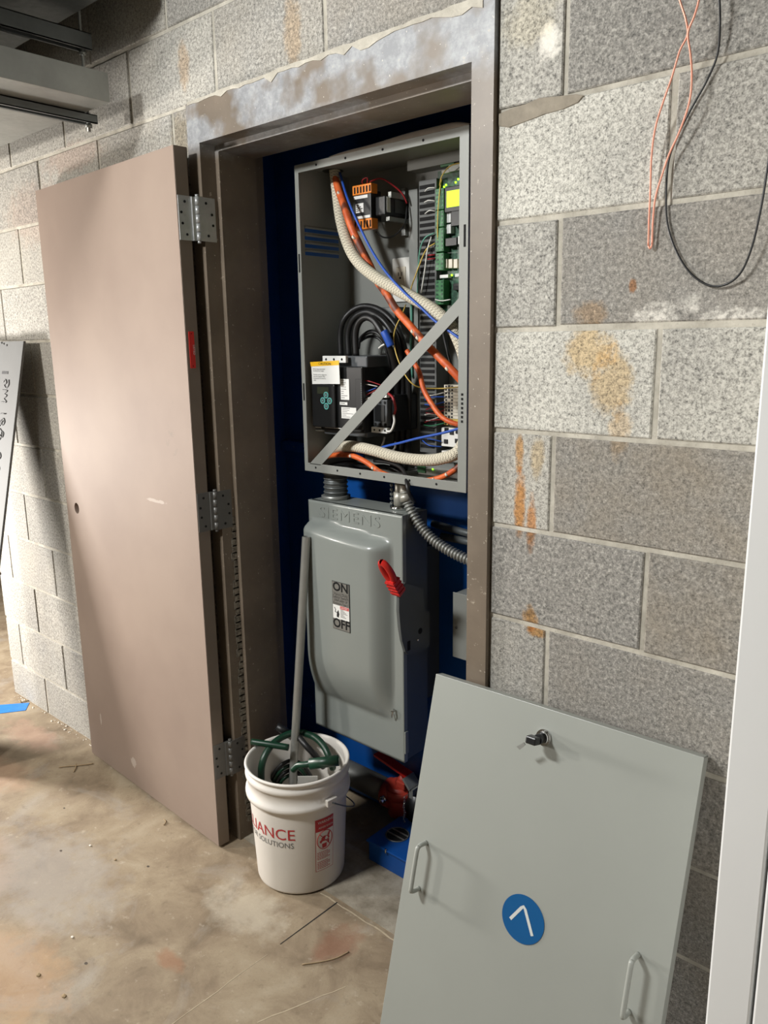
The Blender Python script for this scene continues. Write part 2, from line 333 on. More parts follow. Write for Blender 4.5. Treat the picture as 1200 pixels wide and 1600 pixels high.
# ------------------------------------------------------------------ the setting
fl = MB(); fl.box((-7, -4, -.15), (2.6, 0.0, 0)); fl.box((-7, 0, -.15), (-.94, 6, 0)); fl.box((.05, 0, -.15), (2.6, 1.3, 0)); fl.box((-.94, .205, -.15), (.05, 1.3, -.001))
floor = fl.build('floor', M['floor']); tag(floor, 'worn beige concrete floor with scuffs and rust stains', 'floor', kind='structure')
MB().box((-.94, 0.0, -.15), (.05, .205, .0015)).build('concrete_sill', M['sill'], floor)['label'] = 'paler concrete patch under the doorway'
cr = MB(); cr.prism([(-.4485, -.225, 0), (-.4465, -.225, 0), (-.4435, -.012, 0), (-.4475, -.012, 0)], (0, 0, .0007)); cr.build('saw_cut', M['dark'], floor)
cr = MB(); x = -.4455; y = -.95
def scratch(pts, w_):
    for (xa, ya), (xb, yb) in zip(pts, pts[1:]):
        d = V(xb-xa, yb-ya, 0).normalized(); n = V(-d.y, d.x, 0)*w_*random.uniform(.4, 1)
        cr.prism([V(xa, ya, 0)-n, V(xb, yb, 0)-n*.8, V(xb, yb, 0)+n*.8, V(xa, ya, 0)+n], (0, 0, .0004))
scratch([(-.4475+random.uniform(-.002, .002), -.95+k*.04) for k in range(18)], .0016)
cr.build('pale_scratch_line', M['floor_pale'], floor)
cr = MB(); scratch([(-.51+k*.03, -.0145+random.uniform(-.004, .004)) for k in range(24)], .0028); scratch([(-.30+k*.012, -.42+k*.03+random.uniform(-.004, .004)) for k in range(8)], .0018)
cr.build('pale_scratch_line', M['floor_pale'], floor)
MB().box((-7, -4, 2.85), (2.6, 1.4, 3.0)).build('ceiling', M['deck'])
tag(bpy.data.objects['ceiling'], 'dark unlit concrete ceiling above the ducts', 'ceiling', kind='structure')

OPL, OPR, OPT = -.94, .052, 2.2           # hole left for the door frame
B = .2032; Z0 = -.035
wl = MB()
XL, XR, ZT = -2.58, 1.7, 2.85
wl.box((XL+.004, .0032, 0), (OPL-.001, .195, ZT)); wl.box((OPR+.001, .0032, 0), (XR, .195, ZT)); wl.box((OPL-.001, .0032, OPT+.002), (OPR+.001, .195, ZT))
wall = wl.build('wall_front', M['mortar']); tag(wall, 'grey concrete block wall around the doorway', 'wall', kind='structure')
def block(x0, x1, z0, z1):
    dy = random.uniform(-.0012, .0012); b = .0026; y0 = -.0005+dy; j = lambda: random.uniform(-.0012, .0012)
    bm = MB().bm; P = []
    for (xx, zz) in ((x0, z0), (x1, z0), (x1, z1), (x0, z1)):
        jx, jz = j(), j(); sx = 1 if xx == x0 else -1; sz = 1 if zz == z0 else -1
        P.append([bm.verts.new(q) for q in ((xx+jx, .012, zz+jz), (xx+jx, y0+b, zz+jz), (xx+jx+sx*b, y0, zz+jz+sz*b))])
    for i in range(4):
        a, c = P[i], P[(i+1) % 4]
        for k in range(2): bm.faces.new((a[k], c[k], c[k+1], a[k+1]))
    bm.faces.new([p[2] for p in P])
    m = MB(); m.bm.free(); m.bm = bm
    o = m.build('concrete_block', M['block'], wall); xc, zc = (x0+x1)/2, (z0+z1)/2
    tone = random.uniform(.86, 1.04); chalk = random.choice((0, 0, .1, .25)); brown = random.uniform(.1, .7)
    if xc < -1: chalk = random.uniform(.2, .5); brown = random.uniform(.3, .8); tone = random.uniform(.95, 1.08)
    key = (round((zc-Z0)/B-.5), xc > 0.03)
    if key[1]:
        n = key[0]
        if n == 9: chalk, tone = (1.0, 1.03) if xc < .4 else (.35, .92)
        elif n == 10: chalk, tone, brown = (.55, .98, .3) if xc < .2 else (.15, .86, .1)
        elif n == 8: chalk, tone, brown = (.4, .95, .0) if xc < .2 else (.0, .93, .35)
        elif n == 7: chalk, tone = (.95, .98) if xc < .4 else (.7, .92)
        elif n == 6: chalk, tone, brown = (.55, .95, .7) if xc < .2 else (.0, .86, .95)
        elif n == 5: chalk, tone, brown = (.0, .90, .1) if xc < .4 else (.0, .84, .95)
        elif n == 4: chalk, tone, brown = (.35, .84, .6) if xc < .2 else (.0, .86, .4)
        else: chalk, tone, brown = 0, .84, .6
    o.color = (tone, chalk, brown, 1)
for n in range(0, 15):
    za, zb = Z0+n*B+.005, Z0+(n+1)*B-.005
    if n == 0: za = .002
    if zb > ZT: zb = ZT-.002
    if zb-za < .03: continue
    off = .4 if n % 2 == 1 else .4-.2032
    k0 = math.floor((XL-off)/.4064)
    x = off+k0*.4064
    while x < XR:
        a, b_ = max(x+.005, XL), min(x+.4064-.005, XR); x += .4064
        segs = [(a, b_)]
        if n <= 10:
            segs = [s_ for s_ in ((a, min(b_, OPL-.003)), (max(a, OPR+.004), b_)) if s_[1]-s_[0] > .015]
        for s0, s1 in segs:
            if s1-s0 > .015: block(s0, s1, za, zb)
pp = [(0.0575, -0.0025, 1.9943), (0.0877, -0.0025, 1.9987), (0.1157, -0.0025, 2.0001), (0.1457, -0.0025, 2.0052), (0.1764, -0.0025, 2.0013), (0.2216, -0.0025, 1.9966), (0.2369, -0.0025, 1.9915), (0.2260, -0.0025, 1.9821), (0.1969, -0.0025, 1.9771), (0.1574, -0.0025, 1.9758), (0.1304, -0.0025, 1.9720), (0.0813, -0.0025, 1.9662), (0.0580, -0.0025, 1.9726)]
MB().prism(pp, (0, .003, 0), .0008).build('mortar_patch', M['patch'], wall)
m = MB(); rj = random.Random(4); xs_ = [-.93+k*.0245 for k in range(40)]
top_ = [(x, -.0138, 2.2035+rj.uniform(-.001, .003)) for x in xs_]; bot_ = [(x, -.0138, 2.197-rj.random()**3*.016-(.014 if abs(x+.285) < .02 else 0)) for x in xs_]
m.prism(top_+bot_[::-1], (0, .0142, 0)); m.build('mortar_bead', M['mortar'], wall)
# far room wall seen past the end of the block wall, and the closet shell behind the doorway
tag(MB().box((-7, 5.5, 0), (-1.3, 5.6, 2.85)).build('wall_back', M['white_paint']), 'pale wall beyond the end of the block wall', 'wall', kind='structure')
tag(MB().box((2.6, -4.1, 0), (2.7, 1.4, 2.85)).build('wall_right_added', M['mortar']), 'plain wall added out of view at right to hold back ambient light', 'wall', kind='structure')  # unseen wall, added to block world light from the right
tag(MB().box((-7, -4.1, 0), (2.6, -4.0, 2.85)).build('wall_rear_added', M['mortar']), 'plain wall added behind the viewer to cut stray ambient light', 'wall', kind='structure')  # unseen wall behind the camera, added to keep world light out
cl = MB(); cl.box((-1.35, .2, 0), (-1.25, 1.35, 2.85)); cl.box((.35, .2, 0), (.45, 1.35, 2.85)); cl.box((-1.25, 1.25, 0), (.35, 1.35, 2.85))
tag(cl.build('wall_closet', M['mortar']), 'block walls of the machine closet behind the doorway', 'wall', kind='structure')

# door frame (welded steel, rabbeted with a stop)
fr = thing('trim_1', 'brown painted steel door frame, primer showing on its head', 'door frame', kind='structure')
def jamb_profile(s):        # list of (inward offset, y) for the section, going from outer face edge around to the back
    return [(0, .012), (0, -.012), (.052, -.012), (.052, .037), (.068, .037), (.068, .165), (.052, .165), (.052, .205), (0, .205)]
prof = jamb_profile(1)
def jamb(xo, sgn, name):
    m = MB(); pts = [(xo+sgn*a, y, 0) for a, y in prof]; m.prism(pts, (0, 0, 2.096)); return m.build(name, M['frame'], fr)
jamb(.052, -1, 'jamb'); jamb(-.94, 1, 'jamb')
hd = MB(); pts = [(-.94, -.012, 2.2), (-.94, -.012, 2.096), (-.94, .205, 2.096), (-.94, .205, 2.2)]; hd.prism(pts, (.992, 0, 0)); hdo = hd.build('head', M['frame'], fr)
MB().box((-.872, .037, 2.08), (-.016, .165, 2.0965)).build('door_stop', M['frame'], hdo)
sm = MB()
random.seed(3)
for k in range(46):          # mortar smeared on the hinge-side rabbet
    z = .05+k*.022; wd = .010+.016*random.random()*(1.25-z*.6)
    sm.box((-.8882, .036-wd, z), (-.8868, .0365, z+.026), 0)
sm.build('mortar_smear', M['smear'], fr)

# brown steel door, swung open flat against the wall
ang = .038
dr = thing('door_1', 'brown steel door swung open against the block wall', 'door', (-.904, -.085, 0), (0, 0, -ang+PI*0), kind='structure')
# local x runs to the hinge side; leaf spans x from -.862 to 0, y 0 .. .044
W_, T_, ZB, ZTOP = .862, .042, .010, 2.082
lf = MB()
hx, hz, hr = -.784, 1.001, .020
x0, x1 = -W_, 0
def leaf_face(y, flip):
    bm = lf.bm; n = 24; ring_ = [bm.verts.new((hx+hr*.9*math.cos(2*PI*k/n), y, hz+hr*math.sin(2*PI*k/n))) for k in range(n)]
    sq = []
    for k in range(n):
        c, s_ = math.cos(2*PI*k/n), math.sin(2*PI*k/n); t = .07/max(abs(c), abs(s_)); sq.append(bm.verts.new((hx+t*c, y, hz+t*s_)))
    for k in range(n): bm.faces.new((ring_[k], ring_[(k+1) % n], sq[(k+1) % n], sq[k]))
    for a in ((x0, hx-.07, ZB, ZTOP), (hx+.07, x1, ZB, ZTOP), (hx-.07, hx+.07, ZB, hz-.07), (hx-.07, hx+.07, hz+.07, ZTOP)):
        bm.faces.new([bm.verts.new(p) for p in ((a[0], y, a[2]), (a[1], y, a[2]), (a[1], y, a[3]), (a[0], y, a[3]))])
    return ring_
r1 = leaf_face(0, 0); r2 = leaf_face(T_, 1)
for k in range(24): lf.bm.faces.new((r1[k], r1[(k+1) % 24], r2[(k+1) % 24], r2[k]))
for q in (((x0,0,ZB),(x0,T_,ZB),(x0,T_,ZTOP),(x0,0,ZTOP)), ((x0,0,ZTOP),(x1,0,ZTOP),(x1,T_,ZTOP),(x0,T_,ZTOP)), ((x0,0,ZB),(x1,0,ZB),(x1,T_,ZB),(x0,T_,ZB))): lf.quad(q)
lf.build('leaf', M['door'], dr)
MB().box((-.001, .001, ZB), (.0015, T_-.003, ZTOP), 0).build('leaf_edge', M['door_edge'], dr)['label'] = 'darker brown hinge edge'
sc_m = MB(); sc_m.cyl((0, 0, 0), (.0016, 0, 0), .0036, 10); screw0 = sc_m.build('screw', M['slot'], None); scr_me = screw0.data
first = [True]
for zc, mt in ((1.902, 'hinge'), (1.093, 'hinge_dark'), (.299, 'hinge_dark')):
    h = MB(); h.box((.0015, .002, zc-.057), (.004, T_+.010, zc+.057), 0)
    hg = h.build('hinge', M[mt], dr)
    knx, kny = .009, .058
    k = MB()
    for i in range(5): k.cyl((knx, kny, zc-.057+i*.0228+.0006), (knx, kny, zc-.057+(i+1)*.0228-.0006), .0068, 14)
    k.cyl((knx, kny, zc+.056), (knx, kny, zc+.063), .005, 12); k.cyl((knx, kny, zc-.063), (knx, kny, zc-.056), .005, 12)
    k.box((.002, T_, zc-.056), (knx, kny+.002, zc+.056)); k.build('knuckle', M[mt], hg)
    for dz, dy in ((.042, .022), (.014, .010), (-.014, .012), (-.042, .024)):
        o = screw0 if first[0] else inst(screw0, 'screw', hg); first[0] = False; o.parent = hg
        o.matrix_local = Matrix.Translation((.0038, dy, zc+dz))
        if mt != 'hinge': pass
    # frame leaf of the hinge, screwed on the jamb
    j = MB(); j.box((-.8885, -.026, zc-.057), (-.886, .026, zc+.057)); jl = j.build('hinge_plate', M[mt], fr)
    for dz, dy in ((.042, -.004), (.014, .014), (-.014, .016), (-.042, -.001)):
        inst(screw0, 'screw', jl, Matrix.Translation((-.8862, dy, zc+dz)))
rt = MB(); rt.box((.0014, .009, 1.505), (.003, .026, 1.605), .0005); rl = rt.build('rating_label', M['red'], dr); rl['label'] = 'small red metal label'
text('LISTED', .009, 'label_print', M['silver'], rl, Matrix.Translation((.0033, .0205, 1.555)) @ Matrix(((0,0,1,0),(0,1,0,0),(-1,0,0,0),(0,0,0,1))) , 1.0)
for z in (1.511, 1.599): inst(screw0, 'rivet', rl, Matrix.Translation((.0022, .0175, z)) @ Matrix.Scale(.5, 4)).data = rl.data.copy() if False else scr_me

# ------------------------------------------------------------------ blue hydraulic power unit behind everything
tk = thing('hydraulic_tank', 'dark blue elevator hydraulic tank filling the closet', 'machine', (-.45, .43, 0))
def tp(m, name, mat=None): 
    o = m.build(name, mat or M['blue'], tk); o.matrix_parent_inverse = Matrix.Translation((.45, -.43, 0)); return o
tp(MB().box((-1.10, .43, .002), (.3, 1.15, 2.35)), 'tank_body')
tp(MB().box((-1.115, .215, .002), (-1.095, .43, 2.45), .003), 'side_panel')
rv = MB()
for k in range(44): rv.ball((-1.094, .375+.004*math.sin(k), 2.0-k*.022), .004, n=6)
o = tp(rv, 'weld_beads'); o['kind'] = 'stuff'
for z, x0_, x1_ in ((1.208, -1.085, -.70), (.27, -1.085, -.72)):
    tp(MB().box((x0_, .40, z), (x1_, .43, z+.035), .002), 'cross_bar')
    for k in range(2):
        xb = -.98+.06*k if z < 1 else -1.02+.05*k; tp(MB().cyl((xb, .398, z+.017), (xb, .40, z+.017), .004, 8), 'bolt', M['chrome'])
tp(MB().box((-.505, .188, .002), (-.02, .345, .064)), 'vent_box')
ld = MB(); ld.box((-.512, .182, .064), (-.012, .35, .071), .002); lid = tp(ld, 'vent_lid')
vg = MB(); cx, cy_ = -.453, .262
vg.cyl((cx, cy_, .0712), (cx, cy_, .0722), .036, 32); g = vg.build('vent_opening', M['slot'], lid)
vr = MB(); vr.ring((cx, cy_, .072), (0, 0, 1), .036, .0022, 32, 6); vr.build('vent_rim', M['strut'], lid)
for dy in (-.009, .012):
    vb = MB(); hw = math.sqrt(.036**2-dy*dy); vb.box((cx-hw, cy_+dy-.0016, .0715), (cx+hw, cy_+dy+.0016, .075)); vb.build('vent_slat', M['zinc'], lid)
MB().cyl((-.43, .181, .062), (-.43, .181, .076), .003, 8).build('lid_clip', M['chrome'], lid)

# ball valve and pipe low in the closet
pv = thing('valve_pipe', 'grey pipe running to the red valve below the disconnect switch', 'pipe', (-.75, .375, .11))
def loc_build(m, name, mat, par):
    o = m.build(name, mat, par); o.matrix_parent_inverse = Matrix.Translation(-par.location); return o
loc_build(MB().cyl((-1.05, .375, .115), (-.585, .375, .112), .040, 24), 'pipe', M['pipe'], pv)
bv = thing('ball_valve', 'red iron ball valve with flat red lever above the blue vent box', 'valve', (-.55, .372, .10))
m = MB(); m.cyl((-.592, .375, .112), (-.556, .375, .112), .048, 20); m.cyl((-.535, .372, .06), (-.535, .372, .165), .040, 22); m.cyl((-.535, .372, .122), (-.535, .372, .152), .047, 22); loc_build(m, 'valve_body', M['red_iron'], bv)
m = MB(); m.cyl((-.566, .318, .118), (-.566, .336, .118), .012, 8); m.ball((-.566, .318, .118), .010); loc_build(m, 'bolt', M['chrome'], bv)
m = MB(); m.cyl((-.535, .372, .165), (-.51, .372, .20), .018, 14); m.box((-.53, .345, .165), (-.495, .40, .19), .004); loc_build(m, 'valve_stem', M['red_iron'], bv)
m = MB(); m.prism([(-.63, .35, .236), (-.49, .35, .208), (-.49, .385, .208), (-.63, .385, .236)], (0, 0, .008)); loc_build(m, 'lever', M['red'], bv)
m = MB(); m.prism([(-.495, .335, .212), (-.468, .335, .182), (-.468, .385, .182), (-.495, .385, .212)], (.006, 0, .006)); m.box((-.47, .34, .155), (-.455, .38, .186)); loc_build(m, 'lever_bracket', M['zinc'], bv)
m = MB(); m.cyl((-.46, .372, .05), (-.46, .372, .165), .032, 18); m.cyl((-.49, .372, .112), (-.40, .372, .112), .030, 18); loc_build(m, 'outlet_fitting', M['black'], bv)
ch = tag(MB().build('_x', M['zinc']), 'x', 'x'); bpy.data.objects.remove(ch)
m = MB()
for k in range(11):
    z = .158-k*.0085; x = -.478+.002*math.sin(k*1.3)
    m.ring((x, .325, z), (1, 0, 0) if k % 2 else (0, 1, 0), .0036, .0011, 10, 5)
m.tube([(-.472, .345, .168), (-.476, .33, .164), (-.478, .325, .160)], .0012, 6)
loc_build(m, 'chain', M['chrome'], bv)

jb = thing('junction_box', 'plain grey steel junction box half hidden by the doorway jamb', 'electrical box', (-.235, .395, .66))
loc_build(MB().box((-.313, .36, .668), (-.15, .429, .862), .002), 'body', M['cab'], jb)
loc_build(MB().box((-.314, .357, .669), (-.149, .36, .866), .001), 'cover', M['cab'], jb)
loc_build(MB().cyl((-.300, .354, .762), (-.300, .357, .762), .004, 10), 'screw', M['chrome'], jb)
for nm, a, b, lab in (('conduit', (-0.4296, 0.4100, 1.0412), (-0.2814, 0.4100, 1.0290), 'upper of two thin dark conduits behind the flexible conduit'), ('conduit', (-0.3884, 0.4000, 1.0105), (-0.2741, 0.4000, 1.0096), 'lower of two thin dark conduits behind the flexible conduit')):
    d_ = Vector(b)-Vector(a)
    tag(MB().cyl(a, Vector(b)+d_*.8, .011, 12).build(nm, M['strut']), lab, 'conduit', 'thin dark conduits')

# ------------------------------------------------------------------ control cabinet (open box)
CX0, CX1, CZ0, CZ1, CY0, CY1 = -.747, -.157, 1.198, 2.048, .20, .412
cb = thing('control_cabinet', 'open grey steel elevator control cabinet without its cover', 'cabinet', (-.452, .412, 1.198))
t = .003
m = MB(); m.box((CX0, CY0, CZ0), (CX0+t, CY1, CZ1)); m.box((CX1-t, CY0, CZ0), (CX1, CY1, CZ1)); m.box((CX0, CY0, CZ0), (CX1, CY1, CZ0+t)); m.box((CX0, CY0, CZ1-t), (CX1, CY1, CZ1)); m.box((CX0, CY1-t, CZ0), (CX1, CY1, CZ1))
loc_build(m, 'shell', M['cab_in'], cb)
fw = .020
m = MB(); m.box((CX0-.001, CY0-.002, CZ0-.001), (CX1+.001, CY0+.001, CZ0+fw+.004), .0008); m.box((CX0-.001, CY0-.002, CZ1-fw), (CX1+.001, CY0+.001, CZ1+.001), .0008)
m.box((CX0-.001, CY0-.0021, CZ0+.002), (CX0+.014, CY0+.001, CZ1-.002), .0008); m.box((CX1-.026, CY0-.0021, CZ0+.002), (CX1+.001, CY0+.001, CZ1-.002), .0008)
fl_ = loc_build(m, 'front_flange', M['cab'], cb)
hl = MB(); hl.cyl((0, 0, 0), (0, -.0008, 0), .0032, 10); hole0 = None
for z, xs in ((CZ0+.012, (-.70, -.61, -.52, -.43, -.34, -.25)), (CZ1-.010, (-.66, -.55, -.42, -.29))):
    for x in xs:
        if hole0 is None: hole0 = loc_build(hl, 'screw_hole', M['slot'], fl_); 
        o = hole0 if x == -.70 and z < 1.5 else inst(hole0, 'screw_hole', fl_)
        o.matrix_parent_inverse = Matrix(); o.matrix_basis = Matrix.Translation((x, CY0-.0021, z))
        if o is not hole0: o.parent = fl_
for x, z in ((CX0+.007, 1.79), (CX0+.007, 1.43), (CX1-.009, 1.81)):
    loc_build(MB().box((x-.003, CY0-.003, z-.025), (x+.003, CY0-.0018, z+.025), .001), 'latch_slot', M['slot'], fl_)
for k in range(7):
    loc_build(MB().box((CX1-.016, CY0-.0028, 1.372+k*.011), (CX1-.010, CY0-.0018, 1.378+k*.011)), 'punched_mark', M['slot'], fl_)
# side vents: raised louvres with dark slots, in the left wall
for k in range(4):
    z = 1.823+k*.021
    lv = MB(); lv.prism([(CX0+t, .225, z), (CX0+t, .225, z+.010), (CX0+t+.005, .225, z+.0045)], (0, .135, 0)); loc_build(lv, 'louver', M['cab'], cb)
    loc_build(MB().box((CX0+t, .225, z-.009), (CX0+t+.0006, .36, z+.003)), 'louver_slot', M['blue'], cb)
# diagonal brace across the mouth
a0, a1 = (-0.7209, 0.1980, 1.2036), (-0.1631, 0.1980, 1.6653)
dvec = (Vector(a1)-Vector(a0)).normalized(); nv = V(dvec.z, 0, -dvec.x)*.0155
A0, A1 = Vector(a0), Vector(a1); zc_ = CZ0+.021; xc1 = CX1-.022
def onz(p): return p+dvec*((zc_-p.z)/dvec.z)
def onx(p): return p+dvec*((xc1-p.x)/dvec.x)
m = MB(); m.prism([onz(A0-nv), onx(A0-nv), onx(A0+nv), onz(A0+nv)], (0, .002, 0)); loc_build(m, 'diagonal_brace', M['cab'], cb)
# raised edge of the right mounting plate
m = MB(); m.box(((-0.4925, 0.3850, 1.6292)[0], .385, 1.30), ((-0.4620, 0.3850, 1.6284)[0], CY1-t, 1.975)); m.box((-.476, .36, 2.018), (-.16, CY1-t, 2.05)); loc_build(m, 'mounting_plate', M['cab_in'], cb)
m = MB(); m.cyl((-0.7097, 0.3100, 2.0470), ((-0.7097, 0.3100, 2.0470)[0], .31, CZ1-.004), .03, 20); loc_build(m, 'cable_bushing', M['black'], cb)

# loose insulation sheet lying over the cabinet top
m = MB(); P0 = [(-0.6332, 0.2060, 2.0518), (-0.5566, 0.2060, 2.0511), (-0.4880, 0.2060, 2.0510), (-0.4223, 0.2060, 2.0510), (-0.3390, 0.2060, 2.0504), (-0.2602, 0.2060, 2.0499), (-0.1946, 0.2060, 2.0497), (-0.1531, 0.2060, 2.0492)]
P1 = [(-0.6477, 0.2350, 2.0649), (-0.5773, 0.2400, 2.0737), (-0.5096, 0.2420, 2.0787), (-0.4456, 0.2450, 2.0837), (-0.3713, 0.2450, 2.0859), (-0.2907, 0.2450, 2.0905), (-0.2332, 0.2400, 2.0890), (-0.1686, 0.2200, 2.0558)]
bm = m.bm; A_ = [bm.verts.new((p[0], p[1], CZ1+.0015)) for p in P0]; B_ = [bm.verts.new((p[0], p[1], p[2]+.004*math.sin(i*2.1))) for i, p in enumerate(P1)]; D_ = [bm.verts.new((v.co.x, .40, max(CZ1+.002, v.co.z-.02))) for v in B_]
for r_a, r_b in ((A_, B_), (B_, D_)):
    for i in range(7): bm.faces.new((r_a[i], r_a[i+1], r_b[i+1], r_b[i])).smooth = True
o = tag(m.build('insulation_sheet', M['fabric']), 'crumpled pale sheet lying on top of the control cabinet', 'sheet')
md = o.modifiers.new('s', 'SOLIDIFY'); md.thickness = .002; md.offset = 1
md = o.modifiers.new('u', 'SUBSURF'); md.levels = 2; md.render_levels = 2

# ------------------------------------------------------------------ devices inside the cabinet
YB = CY1-t
tr = thing('transformer', 'black control transformer with orange terminal blocks at the cabinet top', 'transformer', (-.558, YB, 1.925))
loc_build(MB().box((-.605, .305, 1.905), (-.51, YB, 1.955), .003), 'core', M['black'], tr)
loc_build(MB().box((-.607, .288, 1.893), (-.545, .33, 1.972), .002), 'coil_case', M['black'], tr)
m = MB(); m.box((-.51, .32, 1.95), (-.50, YB, 1.965)); m.box((-.51, .31, 1.89), (-.498, YB, 1.90)); m.box((-.53, .395, 1.86), (-.515, YB, 1.985), .001); loc_build(m, 'mounting_foot', M['zinc'], tr)
for z0_, z1_ in ((1.963, 1.988), (1.872, 1.899)):
    tb = loc_build(MB().box((-.610, .284, z0_), (-.540, .31, z1_), .0015), 'terminal_block', M['orange_t'], tr)
    for k in range(6):
        x = -.603+k*.0112; sl = MB(); sl.box((x, .2832, z0_+.004), (x+.005, .2842, z1_-.005)); loc_build(sl, 'terminal_slot', M['slot'], tb)
loc_build(MB().box((-.608, .2868, 1.953), (-.556, .2882, 1.961)), 'marking_strip', M['label'], tr); loc_build(MB().box((-.608, .2868, 1.901), (-.548, .2882, 1.908)), 'marking_strip', M['label'], tr)
lb = loc_build(MB().box((-.601, .2868, 1.917), (-.572, .2882, 1.941)), 'rating_label', M['label'], tr)
m = MB(); [m.box((-.599, .2862, 1.936-k*.005), (-.599+.012+.012*((k*7) % 3)/2, .2869, 1.938-k*.005)) for k in range(4)]; loc_build(m, 'label_print', M['ink'], lb)
loc_build(MB().box((-.5095, .312, 1.913), (-.5088, .327, 1.952)), 'side_label', M['label'], tr); loc_build(MB().box((-.5095, .345, 1.915), (-.5086, .395, 1.948)), 'nameplate', M['sw_dark'], tr)
def cable(name, pts, r, mat, label, cat='cable', n=8, group=None, sub_=6):
    o = MB().tube(pts, r, n, sub=sub_).build(name, M[mat]); return tag(o, label, cat, group)
cable('wire', [(-0.5824, 0.3000, 1.9864), (-0.5775, 0.2900, 1.9992), (-0.5584, 0.2900, 2.0031), (-0.5705, 0.3000, 1.9848)], .0016, 'red_wire', 'small red wire loop on the top orange terminal block', 'wire', 6)
cable('wire', [(-0.5608, 0.3000, 1.9950), (-0.5365, 0.3200, 2.0025), (-0.5151, 0.3400, 1.9875), (-0.4958, 0.3600, 1.9646), (-0.4863, 0.3700, 1.9383)], .0022, 'red_wire', 'dark red wire arching over the black transformer', 'wire', 6)
cable('wire', [(-0.5492, 0.3100, 1.8660), (-0.5277, 0.3200, 1.8498), (-0.5078, 0.3400, 1.8546), (-0.4876, 0.3600, 1.8844), (-0.4905, 0.3750, 1.9327)], .0024, 'black', 'black wire looping below the transformer', 'wire', 6)

ol = thing('power_outlet', 'white duplex receptacle on the back of the cabinet', 'outlet', (-.535, YB, 1.742))
loc_build(MB().box((-.571, .402, 1.681), (-.501, YB, 1.803), .003), 'face_plate', M['white'], ol)
ins = loc_build(MB().box((-.554, .3985, 1.705), (-.519, .4025, 1.778), .002), 'receptacle', M['cream'], ol)
for z in (1.757, 1.722):
    m = MB(); m.box((-.545, .3978, z-.004), (-.543, .399, z+.006)); m.box((-.532, .3978, z-.004), (-.530, .399, z+.006)); m.cyl((-.5375, .3978, z-.010), (-.5375, .399, z-.010), .003, 8); loc_build(m, 'socket_slot', M['slot'], ins)
m = MB(); m.box((-.555, .33, 1.63), (-.50, YB, 1.665), .002); loc_build(m, 'outlet_box', M['sw_dark'], ol)

# soft starter
SX0, SX1, SZ0, SZ1 = -.728, -.538, 1.318, 1.516
ss = thing('soft_starter', 'black soft starter with round teal keypad and caution label', 'motor starter', (-.633, YB, 1.31))
loc_build(MB().box((SX0+.012, .238, SZ0), (SX1, YB, SZ1-.014), .003), 'body', M['black'], ss)
loc_build(MB().box((SX0+.03, .228, SZ0+.01), (SX1+.004, .24, SZ0+.185), .003), 'front_housing', M['black'], ss)
hm = loc_build(MB().box((SX0, .217, SZ0+.010), (-.634, .232, 1.452), .003), 'keypad_panel', M['black'], ss)
loc_build(MB().box((-.703, .2160, 1.425), (-.655, .2172, 1.445)), 'display', M['lcd_off'], hm)
kx, kz = (-0.6662, 0.2165, 1.4062)[0], (-0.6662, 0.2165, 1.4062)[2]
for dx, dz in ((0, .016), (-.014, 0), (.014, 0), (0, -.016)):
    m = MB(); m.cyl((kx+dx, .2168, kz+dz), (kx+dx, .2150, kz+dz), .0095, 18); b_ = loc_build(m, 'button', M['teal'], hm)
    loc_build(MB().cyl((kx+dx, .2151, kz+dz), (kx+dx, .2146, kz+dz), .0065, 16), 'button_centre', M['charcoal'], hm)
    if dx == 0: tri = [(kx-.003, .2144, kz+dz-.002*(1 if dz > 0 else -1)), (kx+.003, .2144, kz+dz-.002*(1 if dz > 0 else -1)), (kx, .2144, kz+dz+.003*(1 if dz > 0 else -1))]
    else: tri = [(kx+dx-.002*(1 if dx > 0 else -1), .2144, kz-.003), (kx+dx-.002*(1 if dx > 0 else -1), .2144, kz+.003), (kx+dx+.003*(1 if dx > 0 else -1), .2144, kz)]
    m = MB(); m.prism(tri, (0, .0003, 0)); loc_build(m, 'button_arrow', M['teal'], hm)
def rectp(q0, q1, y): # two picture-free corners given as points
    return (q0[0], y, q0[2]), (q1[0], y, q1[2])
# caution label, stuck on slightly crooked
c0, c1, c2, c3 = (-0.7218, 0.2130, 1.5148), (-0.6078, 0.2130, 1.5199), (-0.6063, 0.2130, 1.4553), (-0.7194, 0.2130, 1.4526)
def lerp2(u_, v_): 
    a = Vector(c0).lerp(Vector(c1), u_); b = Vector(c3).lerp(Vector(c2), u_); return a.lerp(b, v_)
m = MB(); m.prism([lerp2(0, 0), lerp2(1, 0), lerp2(1, 1), lerp2(0, 1)], (0, .001, 0)); cl_ = loc_build(m, 'caution_label', M['label'], ss)
m = MB(); m.prism([lerp2(-.03, -.01), lerp2(1.01, -.01), lerp2(1.0, .19), lerp2(-.01, .19)], (0, -.0006, 0)); loc_build(m, 'label_header', M['yellow'], cl_)
p_ = lerp2(.5, .15); text('CAUTION', .0095, 'label_print', M['ink'], cl_, at_xz(p_.x, .2118, p_.z), 1.2)
for k, (ww, s_) in enumerate(((.78, 'Residual voltage may be present'), (.68, 'even when the motor is stopped.'), (0, ''), (.9, 'This device controls voltage to the'), (.72, 'motor when in operation. Follow'), (.88, 'all instructions in the manual for'), (.2, 'safety.'))):
    if not s_: continue
    p_ = lerp2(.06, .335+k*.085); text(s_, .0052, 'label_print', M['ink'], cl_, at_xz(p_.x, .2124, p_.z), ww/len(s_)*28*1.05, 'LEFT')
